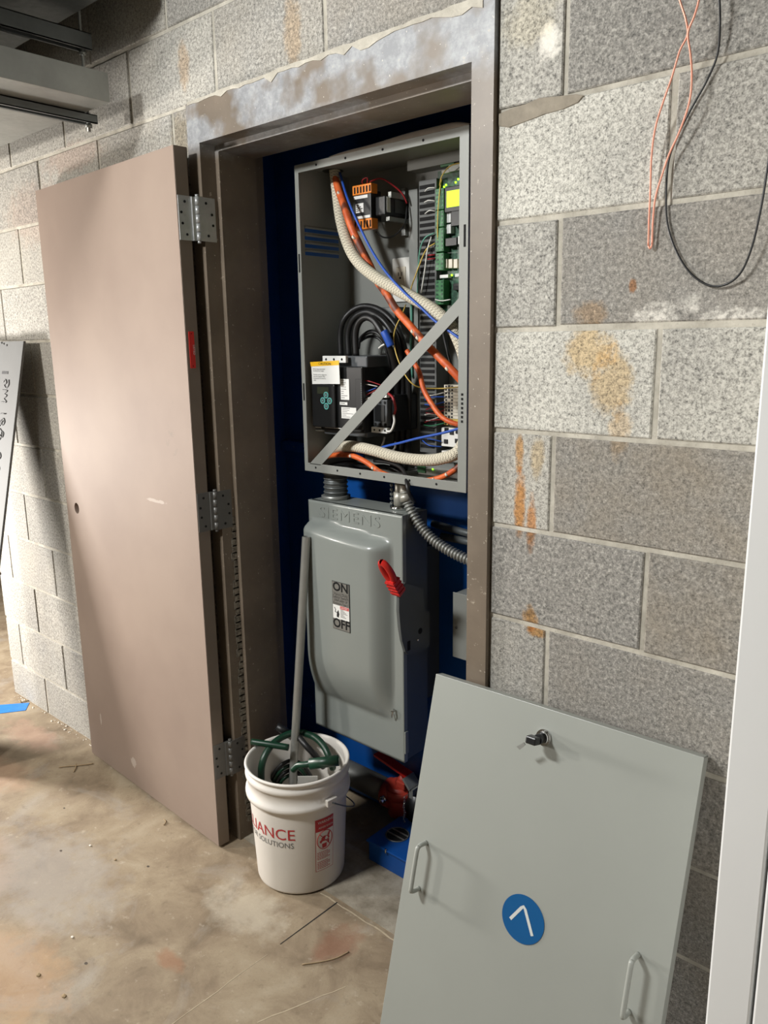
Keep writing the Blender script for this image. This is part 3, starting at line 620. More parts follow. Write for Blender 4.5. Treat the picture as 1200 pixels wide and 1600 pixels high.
def small_label(par, q0, q1, y, rows, mat='label', seed=1, name='label'):
    a, b = q0, q1; o = loc_build(MB().box((a[0], y, a[2]), (b[0], y+.0012, b[2])), name, M[mat], par); rr = random.Random(seed)
    m = MB(); H = abs(a[2]-b[2]); Wd = abs(b[0]-a[0]); top = max(a[2], b[2]); x0_ = min(a[0], b[0])
    for k in range(rows):
        z = top-H*(k+.7)/(rows+.6); w0 = rr.uniform(.25, .8)*Wd; m.box((x0_+Wd*.08, y-.0004, z-H/rows*.12), (x0_+Wd*.08+w0, y+.0002, z+H/rows*.12))
    loc_build(m, 'label_print', M['ink_grey'], o); return o
small_label(ss, (-0.6172, 0.2270, 1.4687), (-0.5837, 0.2270, 1.4105), .2265, 9, seed=3); small_label(ss, (-0.6221, 0.2270, 1.4036), (-0.5917, 0.2270, 1.3958), .2265, 1, seed=5); small_label(ss, (-0.6162, 0.2270, 1.3893), (-0.5577, 0.2270, 1.3578), .2265, 6, seed=9)
for q0, q1, dots in (((-0.6914, 0.2320, 1.5326), (-0.5978, 0.2320, 1.5133), (510, 522, 535)), ((-0.6904, 0.2320, 1.3390), (-0.6040, 0.2320, 1.3256), (513, 526, 538))):
    o = loc_build(MB().box((q0[0], .230, q0[2]), (q1[0], .240, q1[2]), .001), 'marking_strip', M['label'], ss)
    for k in range(3):
        x = q0[0]+(q1[0]-q0[0])*(.16+.34*k); loc_build(MB().cyl((x, .2292, (q0[2]+q1[2])/2), (x, .2303, (q0[2]+q1[2])/2), .0035, 10), 'terminal_hole', M['slot'], o)
m = MB(); m.box((-.70, .25, 1.500), (-.535, YB-.02, 1.532), .004); loc_build(m, 'terminal_cover', M['charcoal'], ss)
m = MB(); m.box((-.715, .25, 1.304), (-.54, YB-.02, 1.33), .004); loc_build(m, 'lower_terminal_cover', M['charcoal'], ss)
m = MB(); m.box((-.56, .2272, 1.335), (-.5345, .229, 1.47), .001); loc_build(m, 'connector', M['black_matt'], ss)
m = MB()
for k in range(10): m.box((-.5385, .2262, 1.40+k*.0062), (-.5345, .2273, 1.403+k*.0062))
o = loc_build(m, 'connector_pins', M['sw_dark'], ss)
for k in range(4):
    z = 1.345+k*.009; pass
q = (-0.7499, 0.2600, 1.3352); m = MB()
m.tube([(q[0]+.018*math.cos(a), q[1]+.016*math.sin(a), q[2]+.006-a*.00155) for a in [k*PI/10 for k in range(64)]], .0022, 6, smooth_path=False)
tag(m.build('coiled_wire', M['silver']), 'coiled bare silver wire beside the soft starter', 'wire')

# contactor
k0, k1 = (-0.5320, 0.2700, 1.4241), (-0.4784, 0.2700, 1.3228)
ct = thing('contactor', 'small dark grey contactor partly behind the diagonal brace', 'contactor', (-.52, YB, 1.32))
kx0, kx1, kz0, kz1 = k0[0], k1[0], k1[2], k0[2]
loc_build(MB().box((kx0, .285, kz0), (kx1+.012, YB, kz1), .002), 'body', M['black'], ct)
loc_build(MB().box((kx0, .268, kz0+.014), (kx1, .287, kz1-.012), .002), 'front_cover', M['charcoal'], ct)
loc_build(MB().box((kx0+.008, .266, kz0+.028), (kx1-.008, .269, kz0+.075), .001), 'actuator_window', M['black'], ct)
for z in (kz0+.020, kz1-.020):
    for k in range(3): loc_build(MB().cyl((kx0+.010+k*.018, .2670, z), (kx0+.010+k*.018, .2683, z), .0042, 10), 'screw', M['slot'], ct)
for z0_, z1_ in ((kz0-.004, kz0+.012), (kz1-.006, kz1+.008)):
    o = loc_build(MB().box((kx0-.002, .262, z0_), (kx1+.004, .275, z1_), .001), 'marking_strip', M['label'], ct)
    for k in range(3): loc_build(MB().cyl((kx0+.010+k*.02, .2612, (z0_+z1_)/2), (kx0+.010+k*.02, .2623, (z0_+z1_)/2), .003, 8), 'terminal_hole', M['slot'], o)
cable('wire', [(-0.4695, 0.2620, 1.4318), (-0.4457, 0.2560, 1.4191), (-0.4369, 0.2560, 1.3916), (-0.4563, 0.2700, 1.3686)], .0035, 'red_wire', 'thick red wire curving at the contactor top right', 'wire', 8)
cable('wire', [(-0.4458, 0.2580, 1.3736), (-0.4412, 0.2550, 1.3530), (-0.4541, 0.2560, 1.3292), (-0.4743, 0.2600, 1.3258)], .0032, 'white', 'white wire curving into the contactor bottom', 'wire', 8)
for k, (a, b, c, mt, lb_) in enumerate((((-0.5519, 0.2450, 1.4657), (-0.5249, 0.2500, 1.4625), (-0.4928, 0.2620, 1.4522), 'red_wire', 'red wire leaving the soft starter, topmost'), ((-0.5522, 0.2450, 1.4551), (-0.5300, 0.2500, 1.4536), (-0.5072, 0.2620, 1.4483), 'white', 'white wire leaving the soft starter below the red one'),
      ((-0.5529, 0.2450, 1.4319), (-0.5329, 0.2500, 1.4358), (-0.5121, 0.2620, 1.4446), 'blue_wire', 'blue wire slanting up from the soft starter'), ((-0.5532, 0.2450, 1.4194), (-0.5331, 0.2500, 1.4270), (-0.5122, 0.2620, 1.4393), 'red_wire', 'red wire slanting up from the soft starter under the blue'), ((-0.5535, 0.2450, 1.4087), (-0.5386, 0.2450, 1.4128), (-0.5260, 0.2500, 1.4183), 'white', 'short white wire at the soft starter, lowest'))):
    cable('wire', [a, b, c], .0016, mt, lb_, 'wire', 6)

# black power cables arching over the starter
loops = [([(-0.6849, 0.3000, 1.5312), (-0.6853, 0.3000, 1.5937), (-0.6709, 0.3000, 1.6315), (-0.6461, 0.3100, 1.6578), (-0.6096, 0.3200, 1.6692), (-0.5599, 0.3250, 1.6604), (-0.5122, 0.3250, 1.6326), (-0.4774, 0.3250, 1.5884), (-0.4591, 0.3300, 1.5202), (-0.4675, 0.3500, 1.4162), (-0.4794, 0.3600, 1.2866), (-0.4949, 0.3600, 1.2007)], 'outermost of the thick black cables arching over the soft starter'),
         ([(-0.6388, 0.2850, 1.5315), (-0.6393, 0.2850, 1.5929), (-0.6203, 0.2850, 1.6299), (-0.5919, 0.2900, 1.6485), (-0.5572, 0.2950, 1.6492), (-0.5096, 0.2950, 1.6253), (-0.4770, 0.3000, 1.5816), (-0.4673, 0.3150, 1.5206), (-0.4889, 0.3500, 1.4154), (-0.5013, 0.3600, 1.2850), (-0.5197, 0.3600, 1.1983)], 'middle of the thick black cables arching over the soft starter'),
         ([(-0.5950, 0.2700, 1.5319), (-0.5957, 0.2700, 1.5922), (-0.5811, 0.2700, 1.6235), (-0.5538, 0.2700, 1.6366), (-0.5227, 0.2700, 1.6254), (-0.4903, 0.2700, 1.5870), (-0.4762, 0.2850, 1.5421), (-0.4844, 0.3150, 1.4800), (-0.5112, 0.3500, 1.3780), (-0.5263, 0.3600, 1.2643), (-0.5448, 0.3600, 1.1959)], 'innermost thick black cable with a blue sleeve over the soft starter')]
for i, (pts, lb_) in enumerate(loops):
    o = cable('power_cable', pts, .0092, 'black_matt', lb_, 'cable', 12, 'thick black cables over the soft starter', 8)
    if i == 2: MB().tube([(-0.4860, 0.2680, 1.5972), (-0.4764, 0.2700, 1.5800), (-0.4672, 0.2750, 1.5576)], .0108, 14).build('marker_sleeve', M['blue_wire'], o)['label'] = 'bright blue marker sleeve'
thin = [[(-0.6142, 0.3000, 1.5511), (-0.6059, 0.3000, 1.5762), (-0.5779, 0.3000, 1.5936), (-0.5435, 0.3000, 1.5948), (-0.5195, 0.3050, 1.5699), (-0.5048, 0.3200, 1.5238), (-0.5180, 0.3450, 1.4511)], [(-0.6311, 0.3100, 1.5601), (-0.6074, 0.3100, 1.5870), (-0.5721, 0.3100, 1.6006), (-0.5357, 0.3100, 1.5876), (-0.5119, 0.3150, 1.5504), (-0.5018, 0.3300, 1.5023), (-0.5171, 0.3550, 1.4416)],
        [(-0.6328, 0.3200, 1.5655), (-0.6275, 0.3200, 1.5709), (-0.5917, 0.3200, 1.5849), (-0.5522, 0.3200, 1.5790), (-0.5304, 0.3250, 1.5486), (-0.5254, 0.3350, 1.5055), (-0.5434, 0.3600, 1.4498)]]
for pts, k in zip(thin, ('outermost', 'second', 'innermost')):
    cable('control_cable', pts, .0042, 'black_matt', 'thin black cable in the small bunch behind the starter, %s' % k, 'cable', 8, 'thin black cables behind the starter')
tag(MB().tube([(-0.5310, 0.2960, 1.5525), (-0.5171, 0.2940, 1.5595), (-0.5044, 0.2960, 1.5646)], .0028, 8).build('cable_tie', M['white']), 'white cable tie end on the thin black bunch', 'cable tie')

# wiring duct with slotted wall
wd = thing('wire_duct', 'dark grey slotted wiring duct beside the circuit board', 'cable duct', (-.437, YB, 1.25))
dx0, dx1 = (-0.4281, 0.3500, 1.7621)[0], (-0.3687, 0.3500, 1.7580)[0]
loc_build(MB().box((dx0, .350, 1.262), (dx1, YB, 1.985), .001), 'duct_body', M['duct'], wd)
sl0 = MB(); sl0.box((-.030, -.001, -.0046), (.020, .0005, .0046)); s0 = sl0.build('duct_slot', M['slot'], wd)
sl1 = 0
for k in range(44):
    z = 1.28+k*.016
    o = s0 if k == 0 else inst(s0, 'duct_slot', wd); o.matrix_parent_inverse = Matrix(); o.matrix_basis = Matrix.Translation(Vector((dx0+.033, .3498, z))-Vector((-.437, YB, 1.25)))

# main circuit board with display
pc = thing('circuit_board', 'green circuit board with lit yellow display and green lamps', 'circuit board', (-.28, YB, 1.8))
loc_build(MB().box(((-0.3815, 0.3720, 1.7601)[0], .372, 1.645), (-.175, .376, 2.005)), 'board', M['pcb'], pc)
m = MB()
for x in (-.38, -.18):
    for z in (1.655, 1.995): m.cyl((x, .376, z), (x, YB, z), .004, 8)
loc_build(m, 'standoff', M['zinc'], pc)
gx = (-0.3413, 0.3450, 1.7881)[0]
for z0_, z1_ in ((1.905, 1.957), (1.862, 1.903), (1.800, 1.860), (1.753, 1.797), (1.665, 1.728)):
    tb = loc_build(MB().box((gx-.027, .345, z0_), (gx, .373, z1_), .0015), 'terminal_block', M['term'], pc); n_ = max(2, int((z1_-z0_)/.009)); m = MB()
    for k in range(n_):
        z = z0_+(k+.5)*(z1_-z0_)/n_; m.box((gx-.024, .3442, z-.0025), (gx-.017, .3455, z+.0025)); m.box((gx-.0075, .3442, z-.0028), (gx-.003, .3455, z+.0028))
    loc_build(m, 'terminal_screws', M['pcb'], tb)
bz = loc_build(MB().box((gx+.001, .347, 1.895), (-.19, .372, 1.958), .002), 'display_bezel', M['black'], pc)
loc_build(MB().box((gx+.009, .3455, 1.907), (-.20, .3475, 1.947)), 'display', M['lcd'], bz)
for q, sz, mt, nm in (((-0.3469, 0.3650, 1.9995), (.014, .010, .006), 'white', 'chip_label'), ((-0.3143, 0.3600, 2.0034), (.02, .010, .012), 'zinc', 'connector'), ((-0.3342, 0.3600, 1.8845), (.008, .012, .018), 'silver', 'relay_block'), ((-0.3341, 0.3600, 1.8559), (.008, .012, .016), 'silver', 'relay_block'),
    ((-0.3013, 0.3520, 1.8801), (.018, .02, .028), 'black', 'relay'), ((-0.3195, 0.3520, 1.8220), (.018, .02, .014), 'black', 'relay'), ((-0.2888, 0.3550, 1.8242), (.010, .010, .014), 'label', 'jumper_block'), ((-0.3427, 0.3580, 1.7697), (.006, .012, .016), 'cream', 'fuse'), ((-0.3258, 0.3580, 1.7684), (.006, .012, .016), 'cream', 'fuse'), ((-0.3091, 0.3580, 1.7672), (.006, .012, .016), 'cream', 'fuse'), ((-0.2925, 0.3580, 1.7660), (.006, .012, .016), 'cream', 'fuse'),
    ((-0.3484, 0.3600, 1.7376), (.014, .010, .006), 'label', 'chip_label'), ((-0.3000, 0.3600, 1.7378), (.012, .010, .006), 'label', 'chip_label'), ((-0.3075, 0.3620, 1.7091), (.012, .008, .012), 'black', 'chip'), ((-0.3450, 0.3680, 2.0152), (.022, .006, .004), 'term', 'edge_connector')):
    loc_build(MB().box((q[0]-sz[0], q[1]-.004, q[2]-sz[2]/1.4), (q[0]+sz[0], .373, q[2]+sz[2]/1.4), .0008), nm, M[mt], pc)
for q in ((-0.3513, 0.3600, 1.9620), (-0.3022, 0.3550, 1.9734), (-0.3509, 0.3600, 1.8447), (-0.3508, 0.3600, 1.8270), (-0.3213, 0.3550, 1.7389), (-0.3460, 0.3600, 1.6682), (-0.2918, 0.3500, 1.6363), (-0.3103, 0.3550, 1.9668), (-0.3450, 0.3600, 1.9659), (-0.2886, 0.3460, 1.8595)):
    loc_build(MB().ball(q, .0032), 'indicator_lamp', M['led'], pc)
# wires from duct to board
wires = [([(-0.3520, 0.3500, 1.9796), (-0.3523, 0.3450, 1.9603), (-0.3525, 0.3400, 1.9316), (-0.3567, 0.3400, 1.8849), (-0.3605, 0.3450, 1.8379), (-0.3601, 0.3500, 1.8158)], .0016, 'yellow_wire', 'yellow wire running down along the green terminal blocks'),
    ([(-0.2696, 0.3400, 2.0061), (-0.2957, 0.3350, 2.0062), (-0.3200, 0.3350, 2.0007), (-0.3443, 0.3400, 1.9834), (-0.3544, 0.3450, 1.9637)], .0016, 'yellow_wire', 'yellow wire arching over the circuit board top'),
    ([(-0.4025, 0.3440, 1.9557), (-0.3854, 0.3360, 1.9603), (-0.3683, 0.3440, 1.9607)], .0014, 'white', 'short white wire from the duct, topmost'), ([(-0.4048, 0.3440, 1.9289), (-0.3833, 0.3360, 1.9302), (-0.3683, 0.3440, 1.9277)], .0014, 'white', 'short white wire from the duct, second from top'), ([(-0.4027, 0.3440, 1.8999), (-0.3812, 0.3360, 1.9046), (-0.3683, 0.3440, 1.9024)], .0014, 'white', 'short white wire from the duct, third from top'),
    ([(-0.3712, 0.3450, 1.8486), (-0.3957, 0.3350, 1.8372), (-0.4134, 0.3350, 1.8062), (-0.4245, 0.3400, 1.7446), (-0.4311, 0.3450, 1.6916)], .0018, 'teal_wire', 'teal wire curving down the wiring duct'), ([(-0.3691, 0.3450, 1.8227), (-0.3914, 0.3350, 1.8076), (-0.4158, 0.3350, 1.7686), (-0.4366, 0.3300, 1.7199), (-0.4435, 0.3300, 1.7035)], .0018, 'yellow_wire', 'yellow wire sloping down past the receptacle'),
    ([(-0.3820, 0.3450, 1.8399), (-0.3871, 0.3350, 1.8073), (-0.3960, 0.3350, 1.7590), (-0.4095, 0.3350, 1.6969)], .0018, 'white', 'long pale wire hanging down the duct'), ([(-0.3895, 0.3380, 1.7931), (-0.3691, 0.3450, 1.7936)], .0022, 'red_wire', 'upper short red wire into the lower green terminals'), ([(-0.3896, 0.3380, 1.7833), (-0.3691, 0.3450, 1.7838)], .0022, 'red_wire', 'lower short red wire into the lower green terminals'),
    ([(-0.4683, 0.3400, 1.6693), (-0.4570, 0.3100, 1.6410), (-0.4696, 0.3000, 1.6106), (-0.4663, 0.2850, 1.5764), (-0.4467, 0.2750, 1.5319), (-0.4156, 0.2700, 1.4845), (-0.3908, 0.2750, 1.4575), (-0.3778, 0.3000, 1.4464), (-0.3431, 0.3400, 1.4435), (-0.2745, 0.3400, 1.4505)], .0018, 'yellow_wire', 'yellow wire sweeping past the brace to the terminal strip'),
    ([(-0.3139, 0.3400, 1.6761), (-0.3397, 0.3350, 1.6738), (-0.3612, 0.3350, 1.6781)], .0015, 'white', 'short white wire behind the braided sleeve'), ([(-0.4809, 0.3800, 1.6708), (-0.4814, 0.3800, 1.6113), (-0.4843, 0.3800, 1.5493), (-0.4802, 0.3800, 1.4685)], .0035, 'teal_wire', 'thick pale green wire behind the orange bundle')]
for pts, r, mt, lb_ in wires: cable('wire', pts, r, mt, lb_, 'wire', 6, sub_=5)

# terminal strip and small relays low on the right
ts = thing('terminal_strip', 'column of pale grey terminal blocks beside the wiring duct', 'terminal block', (-.325, YB, 1.4))
tx0, tz1, tz0 = (-0.3497, 0.3600, 1.4527)[0], (-0.3497, 0.3600, 1.4527)[2], (-0.3493, 0.3600, 1.3423)[2]
n_ = 12; hgt = (tz1-tz0)/n_
for k in range(n_):
    z = tz0+k*hgt; tb = loc_build(MB().box((tx0, .36, z+.0004), (tx0+.052, YB, z+hgt-.0004)), 'terminal_block', M['cream' if k not in (0, 1) else 'yellow_wire'], ts)
    m = MB(); m.box((tx0+.004, .3593, z+.002), (tx0+.010, .3602, z+hgt-.002)); m.box((tx0+.024, .3593, z+.002), (tx0+.030, .3602, z+hgt-.002)); m.box((tx0+.013, .3593, z+.001), (tx0+.021, .3602, z+hgt-.001)) if k not in (3, 7) else None; loc_build(m, 'terminal_slots', M['ink'], tb)
rl_ = thing('relay_holder', 'white relay and fuse holder below the terminal strip', 'relay', (-.31, YB, 1.33))
a, b = (-0.3589, 0.3550, 1.3351), (-0.2711, 0.3550, 1.2830)
loc_build(MB().box((a[0], .36, b[2]), (-.22, YB, a[2]), .001), 'body', M['white'], rl_)
for px_, pz_ in ((.010, .008), (.030, .034), (.048, .012), (.012, .040), (.050, .038)):
    loc_build(MB().box((a[0]+px_, .3575, b[2]+pz_), (a[0]+px_+.013, .3605, b[2]+pz_+.012), .0005), 'socket', M['black'], rl_)
bk = thing('circuit_breaker', 'white circuit breaker with teal levers under the relay holder', 'breaker', (-.32, YB, 1.28))
a, b = (-0.3581, 0.3600, 1.2702), (-0.3089, 0.3600, 1.2314)
loc_build(MB().box((a[0], .36, 1.24), (a[0]+.018, YB, a[2]), .001), 'body', M['white'], bk); loc_build(MB().box((a[0]+.0185, .362, 1.24), (a[0]+.06, YB, a[2]), .001), 'second_pole', M['cab'], bk)
for k in range(2): loc_build(MB().box((a[0]+.020, .354, a[2]-.012-k*.018), (a[0]+.036, .3625, a[2]-.002-k*.018), .001), 'lever', M['teal'], bk)
sb = thing('relay_board', 'pale grey and green relay board in the cabinet bottom corner', 'circuit board', (-.36, .33, 1.22))
loc_build(MB().box(( (-0.4150, 0.3300, 1.1700)[0], .325, 1.203), (-.24, .34, (-0.3800, 0.3300, 1.2231)[2]), .001), 'housing', M['card'], sb)
loc_build(MB().box(((-0.4150, 0.3300, 1.1700)[0]+.0, .322, 1.208), ((-0.3870, 0.3300, 1.1731)[0], .3255, 1.235), .001), 'terminal_block', M['term'], sb)
loc_build(MB().ball((-0.3600, 0.3220, 1.2224), .0025), 'indicator_lamp', M['led'], sb)
rr = random.Random(11)
for k, (y0_, y1_, mt, lb_) in enumerate(((607, 612, 'black', 'black wire entering the terminal strip, topmost'), (617, 616, 'white', 'white striped wire entering the terminal strip'), (625, 620, 'blue_wire', 'blue wire entering the terminal strip'), (632, 628, 'blue_wire', 'lower blue wire entering the terminal strip'), (640, 636, 'red_wire', 'dark red wire entering the terminal strip, topmost'), (645, 640, 'red_wire', 'dark red wire entering the terminal strip, middle'), (648, 649, 'white', 'bold white wire below the red wires'), (656, 652, 'white', 'lower white wire curving to the strip'), (660, 655, 'red_wire', 'lowest dark red wire entering the terminal strip'), (664, 661, 'green_wire', 'green wire entering the terminal strip bottom'), (683, 686, 'blue_wire', 'upper blue wire to the relay holder'), (693, 697, 'blue_wire', 'lower blue wire to the relay holder'))):
    from_ = {607: (-0.4051, 0.3450, 1.4415), 617: (-0.4052, 0.3450, 1.4239), 625: (-0.4052, 0.3450, 1.4098), 632: (-0.4053, 0.3450, 1.3974), 640: (-0.4007, 0.3450, 1.3834), 645: (-0.4008, 0.3450, 1.3745), 648: (-0.4054, 0.3450, 1.3689), 656: (-0.4008, 0.3450, 1.3531), 660: (-0.4054, 0.3450, 1.3475), 664: (-0.4101, 0.3450, 1.3400), 683: (-0.3964, 0.3450, 1.3013), 693: (-0.4149, 0.3450, 1.2964)}[y0_]
    to_ = {612: (-0.3444, 0.3560, 1.4409), 616: (-0.3443, 0.3560, 1.4323), 620: (-0.3443, 0.3560, 1.4201), 628: (-0.3443, 0.3560, 1.4061), 636: (-0.3442, 0.3560, 1.3922), 640: (-0.3442, 0.3560, 1.3834), 649: (-0.3552, 0.3560, 1.3688), 652: (-0.3552, 0.3560, 1.3670), 655: (-0.3441, 0.3560, 1.3571), 661: (-0.3441, 0.3560, 1.3482), 686: (-0.3551, 0.3560, 1.2960), 697: (-0.3550, 0.3560, 1.2817)}[y1_]
    mid = (Vector(from_)+Vector(to_))/2 + V(0, -.012, -.004 if k % 2 else .004)
    cable('wire', [from_, mid, to_], .0022 if 'bold' in lb_ else .0017, mt, lb_, 'wire', 6)

# long cables hung through the cabinet
cable('braided_cable', [(-0.7040, 0.3100, 2.0597), (-0.6741, 0.2900, 1.9820), (-0.6420, 0.2700, 1.9002), (-0.6028, 0.2580, 1.8281), (-0.5553, 0.2500, 1.7785), (-0.4813, 0.2400, 1.7350), (-0.4098, 0.2350, 1.7031), (-0.3411, 0.2300, 1.6741), (-0.2758, 0.2260, 1.6432), (-0.2249, 0.2250, 1.6046), (-0.1994, 0.2280, 1.5626), (-0.1885, 0.2350, 1.5191), (-0.1881, 0.2600, 1.4472), (-0.1931, 0.2600, 1.3665), (-0.2065, 0.2380, 1.2975), (-0.2598, 0.2380, 1.2715), (-0.3300, 0.2400, 1.2600), (-0.4202, 0.2400, 1.2608), (-0.5153, 0.2400, 1.2727), (-0.6130, 0.2500, 1.2750), (-0.7104, 0.2800, 1.2527), (-0.7930, 0.3100, 1.2247)], .0158, 'sleeve', 'fat cream braided sleeve looping through the open cabinet', 'cable', 20, None, 14)
def bundle(name, pts, r, label, tape=()):
    o = cable(name, pts, r, 'orange', label, 'cable', 10, None, 8); P = catmull([Vector(p) for p in pts], 8)
    for k in range(5, len(P)-3, 9):
        MB().tube([P[k], P[k+1]], r*1.06, 10, smooth_path=False).build('tie_wrap', M['cream'], o).scale = (1, 1, 1)
    return o
def small_ties(): pass
o1 = cable('orange_cable', [(-0.7120, 0.3100, 2.0541), (-0.6685, 0.2850, 1.9975), (-0.6257, 0.2650, 1.9397), (-0.5886, 0.2550, 1.8766), (-0.5630, 0.2620, 1.8250), (-0.5378, 0.2720, 1.7736), (-0.5041, 0.2650, 1.7293), (-0.4612, 0.2500, 1.6965), (-0.4192, 0.2450, 1.6503), (-0.3713, 0.2400, 1.6113), (-0.3117, 0.2320, 1.5636), (-0.2584, 0.2300, 1.5236), (-0.2118, 0.2350, 1.4827), (-0.1829, 0.2500, 1.4447)], .0105, 'orange', 'thick orange cable bundle descending across the cabinet to the brace', 'cable', 10, None, 8)
o2 = cable('orange_cable', [(-0.3933, 0.2550, 1.5458), (-0.3695, 0.2500, 1.5210), (-0.3438, 0.2450, 1.4899), (-0.3249, 0.2400, 1.4476), (-0.2955, 0.2350, 1.4126), (-0.2638, 0.2320, 1.3830), (-0.2289, 0.2320, 1.3669), (-0.1819, 0.2500, 1.3551)], .0068, 'orange', 'single orange cable curving in front of the terminal strip', 'cable', 10, None, 8)
o3 = cable('orange_cable', [(-0.7513, 0.2700, 1.2250), (-0.6668, 0.2500, 1.2443), (-0.5960, 0.2450, 1.2489), (-0.5359, 0.2400, 1.2362), (-0.4738, 0.2330, 1.2138), (-0.4106, 0.2280, 1.2048), (-0.3521, 0.2260, 1.2042), (-0.3015, 0.2260, 1.2096), (-0.2520, 0.2280, 1.2247), (-0.2139, 0.2320, 1.2480), (-0.1810, 0.2500, 1.2835)], .0078, 'orange', 'orange cable bundle lying along the cabinet bottom', 'cable', 10, None, 8)
for o, qs, r in ((o1, ((-0.6453, 0.2760, 1.9733), (-0.5735, 0.2560, 1.8487), (-0.3525, 0.2380, 1.5947), (-0.3331, 0.2350, 1.5782), (-0.2356, 0.2320, 1.5015)), .0110), (o3, ((-0.5960, 0.2450, 1.2489), (-0.5005, 0.2360, 1.2236), (-0.4412, 0.2310, 1.2084), (-0.2766, 0.2270, 1.2163), (-0.2362, 0.2290, 1.2329)), .0083)):
    for q in qs:
        m = MB(); m.cyl(Vector(q)+V(-.0022, -.0008-r*.55, -.002), Vector(q)+V(.0022, -.0008-r*.55, .002), r*.62, 10); m.build('tie_wrap', M['cream'], o)
cable('blue_cable', [(-0.6721, 0.3000, 2.0335), (-0.6037, 0.2580, 1.9528), (-0.5525, 0.2450, 1.8802), (-0.4981, 0.2350, 1.8093), (-0.4355, 0.2220, 1.7474), (-0.3702, 0.2140, 1.6955), (-0.3135, 0.2090, 1.6567), (-0.2646, 0.2065, 1.6209), (-0.2199, 0.2055, 1.5952), (-0.1829, 0.2080, 1.5733), (-0.1603, 0.2300, 1.5500)], .0034, 'blue_wire', 'long blue cable lying on the braided sleeve', 'cable', 8)
cable('blue_cable', [(-0.5215, 0.2600, 1.2682), (-0.4712, 0.2450, 1.2846), (-0.4013, 0.2320, 1.3018), (-0.3374, 0.2280, 1.3188), (-0.2565, 0.2280, 1.3377), (-0.1689, 0.2400, 1.3632)], .0034, 'blue_wire', 'blue cable crossing the lower cabinet above the sleeve', 'cable', 8)
rr = random.Random(5)
for k, (a, b, c, lb_) in enumerate((((-0.7553, 0.3000, 1.1972), (-0.6537, 0.2900, 1.2195), (-0.5285, 0.2800, 1.2116), 'black cable on the cabinet floor behind the orange bundle, first'), ((-0.8316, 0.3400, 1.1933), (-0.7071, 0.3300, 1.1999), (-0.5309, 0.3100, 1.1905), 'black cable on the cabinet floor behind the orange bundle, second'), ((-0.6626, 0.3400, 1.1870), (-0.5573, 0.3400, 1.2107), (-0.4504, 0.3300, 1.1904), 'black cable on the cabinet floor behind the orange bundle, third'))):
    cable('control_cable', [a, b, c], .005, 'black_matt', lb_, 'cable', 8)
cable('control_cable', [(-0.5313, 0.2700, 1.2367), (-0.4689, 0.2550, 1.2405), (-0.4047, 0.2350, 1.2346), (-0.3674, 0.2150, 1.2181), (-0.3420, 0.1900, 1.2000), (-0.3334, 0.1900, 1.1752), (-0.3431, 0.2200, 1.1484)], .0055, 'black_matt', 'black cable hanging over the cabinet bottom edge', 'cable', 8)
cable('control_cable', [(-0.3168, 0.3000, 1.6234), (-0.2871, 0.3000, 1.5250), (-0.2512, 0.2800, 1.4851), (-0.2192, 0.2700, 1.4522)], .004, 'black_matt', 'thin black cable beside the orange bundle at right', 'cable', 8)
cable('wire', [(-0.5443, 0.3300, 1.2980), (-0.5522, 0.3300, 1.2768), (-0.5677, 0.3300, 1.2605)], .003, 'white', 'white wire dropping below the contactor', 'wire', 6)
cable('wire', [(-0.5024, 0.3300, 1.2880), (-0.5052, 0.3300, 1.2692), (-0.5226, 0.3300, 1.2566)], .003, 'white', 'second white wire dropping below the contactor', 'wire', 6)
tag(MB().cyl((-0.8226, 0.3000, 1.2355), (-0.7876, 0.3000, 1.2424), .013, 14).build('copper_lug', M['rust']), 'dull copper cable end in the cabinet lower corner', 'cable end')

# ------------------------------------------------------------------ safety switch (disconnect)
DX0, DX1, DZ0, DZ1, DY0, DY1 = -.745, -.372, .372, 1.108, .205, .315
dw = thing('disconnect_switch', 'grey safety disconnect switch with bulging cover and red handle', 'electrical switch', (-.56, .43, .37))
loc_build(MB().box((DX0+.004, DY0+.004, DZ0+.004), (DX1-.004, DY1, DZ1), .002), 'body', M['sw'], dw)
loc_build(MB().box((DX1-.0045, DY0+.016, DZ0+.004), (DX1-.0025, DY1, DZ1-.002), .0005), 'shaded_side', M['sw_dark'], dw)  # right side of the body darkened in colour, standing for its shade
loc_build(MB().box((-.70, DY1, .5), (-.42, .43, .98)), 'mounting_bracket', M['sw_dark'], dw)
m = MB(); bm = m.bm; NX, NZ = 60, 90
bx0, bx1, bz0, bz1, H = -.742, -.412, .492, 1.052, .052
def sm1(t): t = max(0, min(1, t)); return t*t*(3-2*t)
def bulge(x, z):
    slant = (x-bx0)*.07
    zt = bz1 - slant; zb_ = bz0+.0
    if x <= bx0 or x >= bx1 or z <= zb_ or z >= zt: return 0
    fl_x = min(1, (x-bx0)/.018); fr_x = (bx1-x)/.055; ft = (zt-z)/.028; fb = (z-zb_)/.16
    return H*min(1, sm1(fl_x)*1.0)*math.sin(min(1, fr_x)*PI/2)**.8*math.sin(min(1, ft)*PI/2)**.7*math.sin(min(1, fb)*PI/2)**.75*(.80+.2*math.sin(PI*min(1,max(0,(x-bx0)/(bx1-bx0)))))
xs = [DX0+(DX1-DX0)*i/NX for i in range(NX+1)]; zs = [DZ0+(DZ1-DZ0)*j/NZ for j in range(NZ+1)]
G = [[bm.verts.new((x, DY0-bulge(x, z), z)) for x in xs] for z in zs]
for j in range(NZ):
    for i in range(NX): bm.faces.new((G[j][i], G[j][i+1], G[j+1][i+1], G[j+1][i])).smooth = True
